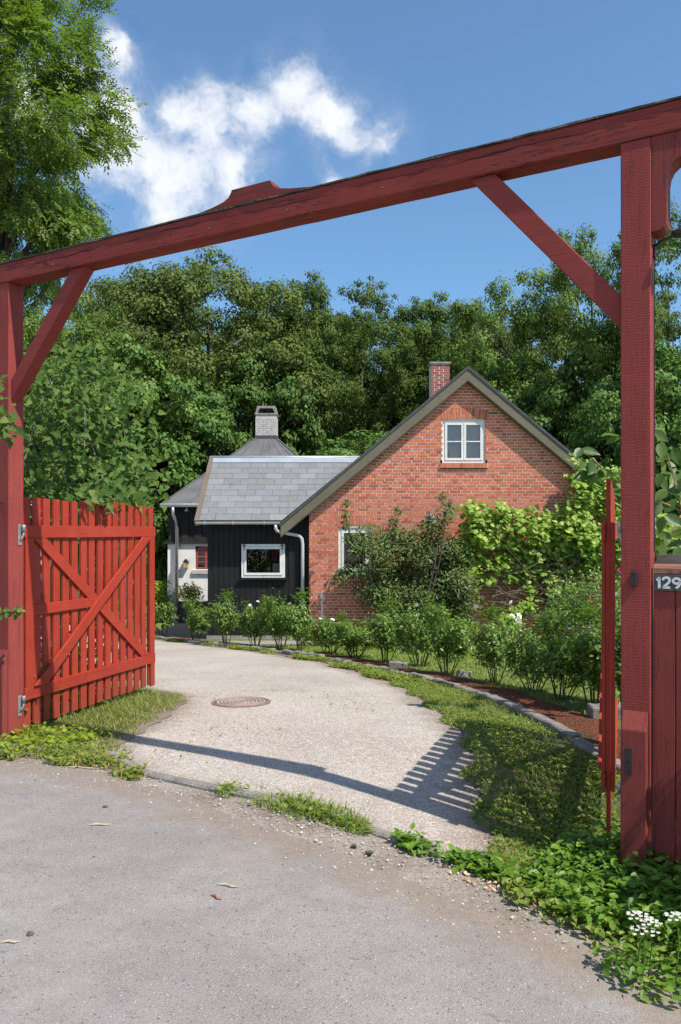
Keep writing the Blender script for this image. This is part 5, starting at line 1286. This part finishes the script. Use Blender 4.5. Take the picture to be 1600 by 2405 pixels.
# low leafy perennials at the wall foot
gc = [(s2x(px, 15.6), 15.6 + random.uniform(-.3, .3), g(0, 15.6) + random.uniform(.08, .3)) for px in range(715, 1120, 12)]
tag(link(bpy.data.objects.new('ground_cover', bush('perennials', [], clumped(gc, [(.24, .25, .24)] * len(gc)), 3200, .07, T_OV, 'leaf_turf', .7, 'rose_stem', .6, .3, 56)[1])), 'low bright green leafy ground cover at the foot of the wall', 'ground cover', kind='stuff')
# golden shrub, laurel
yc = [px3(x, y, 20.6) for x, y in ((430, 1390), (445, 1382), (458, 1392), (440, 1400), (455, 1402))]
plant('golden_shrub', 'round golden variegated shrub in front of the whitewashed wall', 'shrub', bush('golden', [(px3(445, 1440, 20.6), c) for c in yc], clumped(yc, [.2] * 5), 750, .075, T_OV, 'leaf_gold', .5, 'bark', .6, .3, 57, .012), (0, 0, 0), parts=('stems', 'leaves'))
yc = [px3(x, y, 18.9) for x, y in ((362, 1385), (372, 1400), (366, 1420), (380, 1380), (355, 1430), (340, 1400))]
plant('laurel_shrub', 'young laurel with upright yellow green leaves beside the far end of the gate', 'shrub', bush('laurel', [(px3(368, 1470, 18.9), c) for c in yc], clumped(yc, [.2] * 6), 330, .13, T_OV, 'leaf_lime', .4, 'bark', .6, .2, 58, .012, -.5), (0, 0, 0), parts=('stems', 'leaves'))
# dark hedge closing the end of the drive
hcs = [px3(x, y, 26.5) for x in range(250, 420, 30) for y in (1230, 1290, 1350, 1410)]
plant('hedge', 'dark hedge at the end of the drive left of the outbuilding', 'hedge', bush('hedge', [(px3(x, 1470, 26.6), px3(x, 1300, 26.6)) for x in range(260, 420, 30)], clumped(hcs, [.8] * len(hcs)), 7000, .12, T_DIA, 'leaf_beech', .6, 'bark', .4, .4, 59, .03), (0, 0, 0), parts=('stems', 'leaves'))

# --- big-leaved shrub behind the right post
BYv = 6.6
T_BIG = ([(0, 0, 0), (.3, 0, -.04), (.65, 0, -.05), (1.05, 0, -.16), (.12, .30, .05), (.35, .46, .06), (.62, .40, .03), (.85, .2, -.03), (.12, -.30, .05), (.35, -.46, .06), (.62, -.40, .03), (.85, -.2, -.03)],
         [(0, 1, 4), (4, 1, 5), (5, 1, 2), (5, 2, 6), (6, 2, 7), (7, 2, 3), (0, 8, 1), (8, 9, 1), (9, 2, 1), (9, 10, 2), (10, 11, 2), (11, 3, 2)])
big = []
for (x, y) in ((1358, 1062), (1375, 1085), (1400, 1092), (1425, 1115), (1395, 1120), (1430, 1140), (1452, 1150), (1455, 1020), (1560, 1030), (1545, 1015), (1575, 1080), (1550, 1085), (1590, 1050), (1560, 1120), (1590, 1110), (1575, 1150), (1550, 1165), (1600, 1170), (1570, 1200), (1550, 1215), (1590, 1230), (1610, 1120), (1620, 1200), (1565, 1255), (1600, 1280), (1580, 1300), (1560, 1310), (1620, 1300), (1545, 1280), (1640, 1060), (1650, 1250)):
    for q in range(2 if x < 1500 else 3): big.append(px3(x + random.uniform(-10, 10), y + random.uniform(-12, 12), BYv + random.uniform(-.4, .6) * (x > 1500)))
def bigzone(n): return np.array(big)
bst = [(px3(1620, 1420, BYv + .2), px3(1600, 1200, BYv)), (px3(1600, 1200, BYv), px3(1470, 1160, BYv)), (px3(1600, 1200, BYv), px3(1560, 1040, BYv)), (px3(1620, 1250, BYv), px3(1640, 1050, BYv)), (px3(1600, 1210, BYv), px3(1550, 1290, BYv)), (px3(1470, 1160, BYv), px3(1428, 1115, BYv)), (px3(1428, 1115, BYv), px3(1365, 1060, BYv))]
plant('large_leaved_shrub', 'shrub with big ribbed leaves reaching round the right gate post', 'shrub', bush('bigleaf', bst, bigzone, len(big), .155, T_BIG, 'leaf_big', .62, 'vine_stem', .35, .6, 61, .008, .5, (.75, 1.2), .3), (0, 0, 0), parts=('stems', 'leaves'))
# shrub just outside the frame at right: its lowest twigs show and it shades the panel
sc2 = [(2.25, 3.15, .7), (2.15, 3.0, 1.1), (2.3, 3.2, 1.4), (2.1, 2.95, .4), (2.0, 3.15, .8), (2.4, 3.3, 1.1)]
plant('boundary_shrub', 'leafy shrub at the right picture edge in front of the fence panel', 'shrub', bush('boundary', [((2.25, 3.1, -.1), c) for c in sc2], clumped(sc2, [.3] * 6), 900, .08, T_HEART, 'leaf_weed', .8, 'bark', .5, .3, 62, .012), (0, 0, 0), parts=('stems', 'leaves'))

# ------------------------------------------------------------------ grass, weeds, loose stones (uncountable)
def scatter(fn, n):
    """n points for which fn(x, y) is true, from fn's own box"""
    (x0, x1, y0, y1), ok = fn; out = []; tot = 0
    while tot < n:
        x = rng.uniform(x0, x1, n * 2); y = rng.uniform(y0, y1, n * 2); k = ok(x, y); out.append(np.stack([x[k], y[k]], -1)); tot += k.sum()
        if len(out) > 60: break
    return np.vstack(out)[:n]
def patchy(x, y, th, s=1.0, sd=0.0): return (np.sin(x * 5.1 * s + 2 * np.sin(y * 3.3 * s + sd) + sd) + np.sin(y * 6.3 * s + 1.7 * np.sin(x * 4.2 * s) + sd * 2) + .6 * np.sin(x * 13 * s + y * 11 * s)) / 2.6 + rng.normal(0, .25, np.shape(x)) > th
def blades(name, label, pts, hmin, hmax, w, mat, lift=.0, spread=.6, rs=.25):
    n = len(pts); P = np.stack([pts[:, 0], pts[:, 1], gz(pts[:, 0], pts[:, 1]) + lift], -1)
    a = rng.random(n) * 2 * np.pi; A = unit(np.stack([np.cos(a) * spread, np.sin(a) * spread, np.ones(n)], -1) + rng.normal(0, .2, (n, 3)))
    Nn = unit(np.stack([np.cos(a), np.sin(a), -.3 * np.ones(n)], -1))
    L = hmin + (hmax - hmin) * rng.random(n) ** 1.5
    me = instanced_mesh(name, P, A, Nn, L, w * (.7 + .6 * rng.random(n)), *T_BLADE, M[mat], np.clip(rng.normal(.5, rs, n), 0, 1))
    return tag(link(bpy.data.objects.new(name, me)), label, 'grass', kind='stuff')
def leaflets(name, label, pts, z0, z1, size, mat, tmpl=T_OV, lw=.6, cat='weeds', up=.9, hfun=None, rs=.24):
    n = len(pts); h = z0 + (z1 - z0) * rng.random(n)
    if hfun is not None: h = h * hfun(pts[:, 0], pts[:, 1])
    P = np.stack([pts[:, 0], pts[:, 1], gz(pts[:, 0], pts[:, 1]) + .012 + h], -1); A, Nn = leaf_axes(n, up, None, 0, .1)
    L = size * (.65 + .7 * rng.random(n))
    me = instanced_mesh(name, P, A, Nn, L, L * lw, *tmpl, M[mat], np.clip(rng.normal(.5, rs, n), 0, 1))
    return tag(link(bpy.data.objects.new(name, me)), label, cat, kind='stuff')
rng = np.random.default_rng(90)
# right verge between drive and edging
vz = ((.3, 2.3, 3.7, 9.5), lambda x, y: (x > xr(y) + .06 * np.sin(y * 9) - .02) & (x < xe(y) - .03))
vzp = (vz[0], lambda x, y: vz[1](x, y) & patchy(x, y, -.28, .9, 4))
blades('verge_grass', 'dry straw coloured grass thinly mixed into the right verge', scatter((vz[0], lambda x, y: vz[1](x, y) & patchy(x, y, .1, .7, 8)), 5000), .03, .10, .004, 'grass_dry')
leaflets('verge_weeds', 'low leafy weeds and clover on the verge between drive and edging', scatter(vzp, 13500), 0, .03, .026, 'leaf_turf')
blades('verge_grass', 'short green grass mixed into the right verge', scatter(vz, 20000), .03, .09, .004, 'grass_blade')
vz2 = ((-4.6, 1.2, 9.0, 19.5), lambda x, y: (x > xr(y) + .1 * np.sin(y * 5)) & (x < xe(y) - .02) & patchy(x, y, -.15, .6))
blades('edging_grass', 'thin yellowish grass strip along the foot of the edging', scatter(vz2, 9000), .03, .09, .008, 'grass_dry', rs=.3)
leaflets('edging_weeds', 'small weeds along the foot of the edging', scatter(vz2, 4500), 0, .05, .045, 'leaf_turf')
# left patch round the gate leaf
gl = lambda y: -2.525 + (y - 6.42) * .314
lz = ((-3.4, -1.2, 5.55, 8.6), lambda x, y: (x < xl(y) + .04 * np.sin(y * 14) - np.abs(rng.normal(0, .05, x.shape))) & (y > 5.80 - .22 * (x + 2.4) + rng.normal(0, .09, x.shape)))
blades('gate_grass', 'dry yellow green grass patch under the left gate leaf', scatter(lz, 9000), .02, .08, .006, 'grass_dry', rs=.28)
blades('gate_grass', 'fresh green grass growing through the dry patch by the left gate leaf', scatter(lz, 12000), .03, .10, .006, 'grass_blade')
leaflets('gate_weeds', 'bright lime green seedlings at the foot of the left gate leaf', scatter(((-2.75, -1.75, 5.75, 6.9), lambda x, y: (np.hypot((x + 2.28) / .42, (y - 6.15) / .30) + rng.normal(0, .18, x.shape) < 1)), 520), .01, .07, .032, 'leaf_lime', T_VINE, 1.0)
leaflets('gate_weeds', 'green creeper climbing between the lowest pickets of the left gate leaf', scatter(((-2.6, -2.1, 6.45, 7.6), lambda x, y: (x < gl(y) - .02) & (x > gl(y) - .35)), 700), .02, .6, .065, 'leaf_lilac', T_HEART, .8)
lz3 = ((-2.6, -1.3, 5.2, 6.0), lambda x, y: (y > yroad(x) + .02) & (y < 5.95 - .0 * x) & (x < xl(y) + .1) & patchy(x, y, .0, 1.6))
leaflets('roadside_weeds', 'flat weeds on the dirt strip at the left roadside', scatter(lz3, 1000), 0, .03, .04, 'leaf_turf')
blades('roadside_grass', 'dry grass on the dirt strip at the left roadside', scatter(lz3, 2500), .02, .08, .006, 'grass_dry')
# tuft on the kerb, mid
tz = ((-.75, .15, 4.3, 5.05), lambda x, y: (np.abs(y - (4.50 - .70 * x) + .0) + rng.normal(0, .05, x.shape) < .11) & patchy(x, y, .05, 1.3, 1))
blades('kerb_grass', 'tuft of green grass growing over the middle of the kerb', scatter(tz, 1200), .02, .12, .006, 'grass_blade')
leaflets('kerb_weeds', 'flat leafy weeds among the kerb grass tuft', scatter(tz, 260), 0, .03, .038, 'leaf_turf')
tz2 = ((.3, 1.2, 3.6, 4.3), lambda x, y: (np.abs(y - (4.40 - .62 * x)) + rng.normal(0, .04, x.shape) < .06) & patchy(x, y, -.1, 1.5, 2))
leaflets('kerb_weeds', 'leafy weeds along the road side of the right kerb end', scatter(tz2, 900), 0, .05, .048, 'leaf_weed')
# ground elder at the foot of the right post
def eh(x, y): return .25 + .75 * np.clip((x - .85) / .45, 0, 1)
ez_ = ((.75, 2.0, 2.7, 4.5), lambda x, y: (y > 3.52 - .95 * (x - .95) + .08 * np.sin(x * 17)) & (y < 4.25 + .15 * (x - 1)) & (np.hypot((x - 1.52) / .60, (y - 3.72) / .70) + rng.normal(0, .07, x.shape) < 1.0))
leaflets('ground_elder', 'lush green ground elder spreading at the foot of the right post', scatter(ez_, 4600), .01, .15, .047, 'leaf_weed', T_OV, .62, hfun=eh)
leaflets('ground_elder', 'small bright edge weeds before the ground elder by the road', scatter(((.75, 1.5, 2.7, 4.0), lambda x, y: np.abs(y - (3.62 - 1.0 * (x - .9))) + rng.normal(0, .08, x.shape) < .10), 600), .0, .05, .042, 'leaf_turf')
leaflets('ground_elder', 'leafy weeds round the stalks of the white umbels', scatter(((.95, 1.45, 2.8, 3.35), lambda x, y: (np.hypot((x - 1.2) / .2, (y - 3.08) / .2) + rng.normal(0, .12, x.shape) < 1)), 240), .0, .07, .042, 'leaf_weed')
# lawn behind the roses
lw_ = ((-1.5, 4.5, 6.5, 15.5), lambda x, y: (x > xe(y) + .46) & (x < y * .5))
blades('lawn_grass', 'short mown lawn grass behind the rose bed', scatter(lw_, 16000), .03, .07, .012, 'grass_blade', .02)
# weeds in the drive
dz_ = ((-1.4, .9, 4.6, 9), lambda x, y: (x > xl(y) + .1) & (x < xr(y) - .05) & patchy(x, y, .62, .55, 3))
leaflets('drive_weeds', 'sparse weed seedlings in the gravel drive', scatter(dz_, 150), 0, .01, .022, 'leaf_turf')
# loose gravel and chips
def pebbles(name, label, pts, smin, smax, mat='pebbles', flat=1.0):
    n = len(pts); L = smin + (smax - smin) * rng.random(n) ** 2.5
    P = np.stack([pts[:, 0], pts[:, 1], gz(pts[:, 0], pts[:, 1]) + .006], -1); a = rng.random(n) * 6.28
    A = np.stack([np.cos(a), np.sin(a), rng.normal(0, .1, n)], -1); Nn = unit(np.stack([rng.normal(0, .2, n), rng.normal(0, .2, n), np.ones(n)], -1))
    me = instanced_mesh(name, P, A, Nn, L, L * (.5 + .5 * rng.random(n)) * flat, *T_PEB, M[mat])
    return tag(link(bpy.data.objects.new(name, me)), label, 'gravel' if mat == 'pebbles' else 'wood chips', kind='stuff')
pebbles('loose_gravel', 'loose pale gravel stones on the drive', scatter(((-1.7, 1.1, 3.9, 8.5), lambda x, y: (x > xl(y)) & (x < xr(y))), 15000), .004, .018)
pebbles('road_grit', 'grit and pebbles washed onto the asphalt edge', scatter(((-2.4, 1.4, 2.6, 5.9), lambda x, y: (y > yroad(x) - .5 * rng.random(x.shape) ** 2 - .03) & (y < yroad(x) + .5) & (x < xl(np.maximum(y, 3.9)) + .05)), 2400), .004, .020)
pebbles('road_grit', 'fine grit scattered thinly over the asphalt', scatter(((-2.2, 1.3, 2.4, 5.4), lambda x, y: y < yroad(x)), 420), .003, .010)
pebbles('loose_chips', 'pale wood chips and dead leaves by the right verge', scatter(((.5, 1.5, 2.9, 4.5), lambda x, y: (np.abs(y - (3.95 - .95 * (x - .7))) < .22) | (np.hypot(x - .95, (y - 4.25) * 1.2) < .22)), 420), .015, .045, 'chips', .6)
# single stones and sticks on the asphalt
STN = [(867, 2000, .05, 'stone_dark', 'largest dark stone on the dirt before the kerb'), (247, 1898, .035, 'stone_dark', 'dark pebble on the asphalt at left near the pale stick'), (71, 2198, .034, 'stone_dark', 'dark and white pebble at the lower left asphalt'), (220, 2015, .018, 'stone_dark', 'small dark pebble below the pale stick'), (832, 1985, .035, 'stone_dark', 'dark stone left of the largest stone at the kerb'), (1582, 2240, .02, 'pebbles', 'tiny pebble at the lower right')]
for (px, py, s_, mt, lb) in STN[:5]:
    Y_ = FP * CAMZ / (py - HZ); X_ = s2x(px, Y_)
    bm = bmesh.new(); bmesh.ops.create_icosphere(bm, subdivisions=1, radius=s_ / 2)
    for v in bm.verts: v.co = v.co * random.uniform(.7, 1.2); v.co.z *= .6
    me = bpy.data.meshes.new('pebble'); bm.to_mesh(me); bm.free(); me.materials.append(M[mt])
    tag(link(bpy.data.objects.new('loose_stone', me), None, (X_, Y_, g(X_, Y_) + s_ * .24)), lb, 'stone', 'loose stones on the road')
STK = [(235, 1941, .12, .1, 'pale dry stick on the asphalt at left'), (535, 2085, .10, -.3, 'split pale stick in the middle of the asphalt'), (507, 2112, .07, -.7, 'reddish bark splinter in the middle of the asphalt'), (25, 2218, .07, .1, 'pale wood splinter at the left edge of the asphalt'), (190, 1806, .25, -.15, 'thin brown twig at the dirt edge by the left verge')]
for k, (px, py, L, a, lb) in enumerate(STK):
    Y_ = FP * CAMZ / (py - HZ); X_ = s2x(px, Y_); m = MB()
    m.tube([(-L / 2, 0, .005), (-L / 6, .006, .008), (L / 5, -.004, .007), (L / 2, .004, .004)], [.002, .006 if L < .2 else .004, .005 if L < .2 else .004, .002], 5)
    o = m.build('stick', M['terracotta'] if k == 2 else M['dry_stick'], None, (X_, Y_, g(X_, Y_) + .004)); o.rotation_euler.z = a; tag(o, lb, 'stick', 'sticks on the road')
# white umbels
for (px, py, Y_, s_, lb) in ((1500, 2155, 3.05, .048, 'upper left white umbel flower cluster before the ground elder'), (1527, 2170, 3.02, .040, 'right white umbel flower cluster before the ground elder'), (1512, 2190, 3.0, .055, 'lowest white umbel flower cluster near the road edge'), (1592, 2158, 3.0, .05, 'white umbel flower at the right picture edge')):
    X_ = s2x(px, Y_); zt = s2z(py, Y_); z0 = g(X_, Y_); t = thing('umbel_flower', lb, 'flower', (X_, Y_, z0)); m = MB(); f_ = MB()
    m.tube([(0, .03, -.02), (.01, .01, (zt - z0) * .6), (0, 0, zt - z0 - .03)], .003, 5)
    for q in range(15):
        a = q * 2.4; r = s_ * math.sqrt(q / 15.0); e = Vector((r * math.cos(a), r * math.sin(a) * .9, zt - z0 + .012 * (1 - (r / s_) ** 2)))
        m.tube([(0, 0, zt - z0 - .03), e], .0012, 4)
        for w_ in range(9):
            aa = w_ * 2.4; r2 = .0075 * math.sqrt(w_ / 9); c = e + Vector((r2 * math.cos(aa), r2 * math.sin(aa), .002))
            f_.add([c + Vector((.003, 0, 0)), c + Vector((0, .003, .001)), c + Vector((-.003, 0, 0)), c + Vector((0, -.003, 0)), c + Vector((0, 0, .003))], [(0, 1, 4), (1, 2, 4), (2, 3, 4), (3, 0, 4)])
    m.build('stalk', M['leaf_weed'], t); f_.build('florets', M['petal_cream'], t)
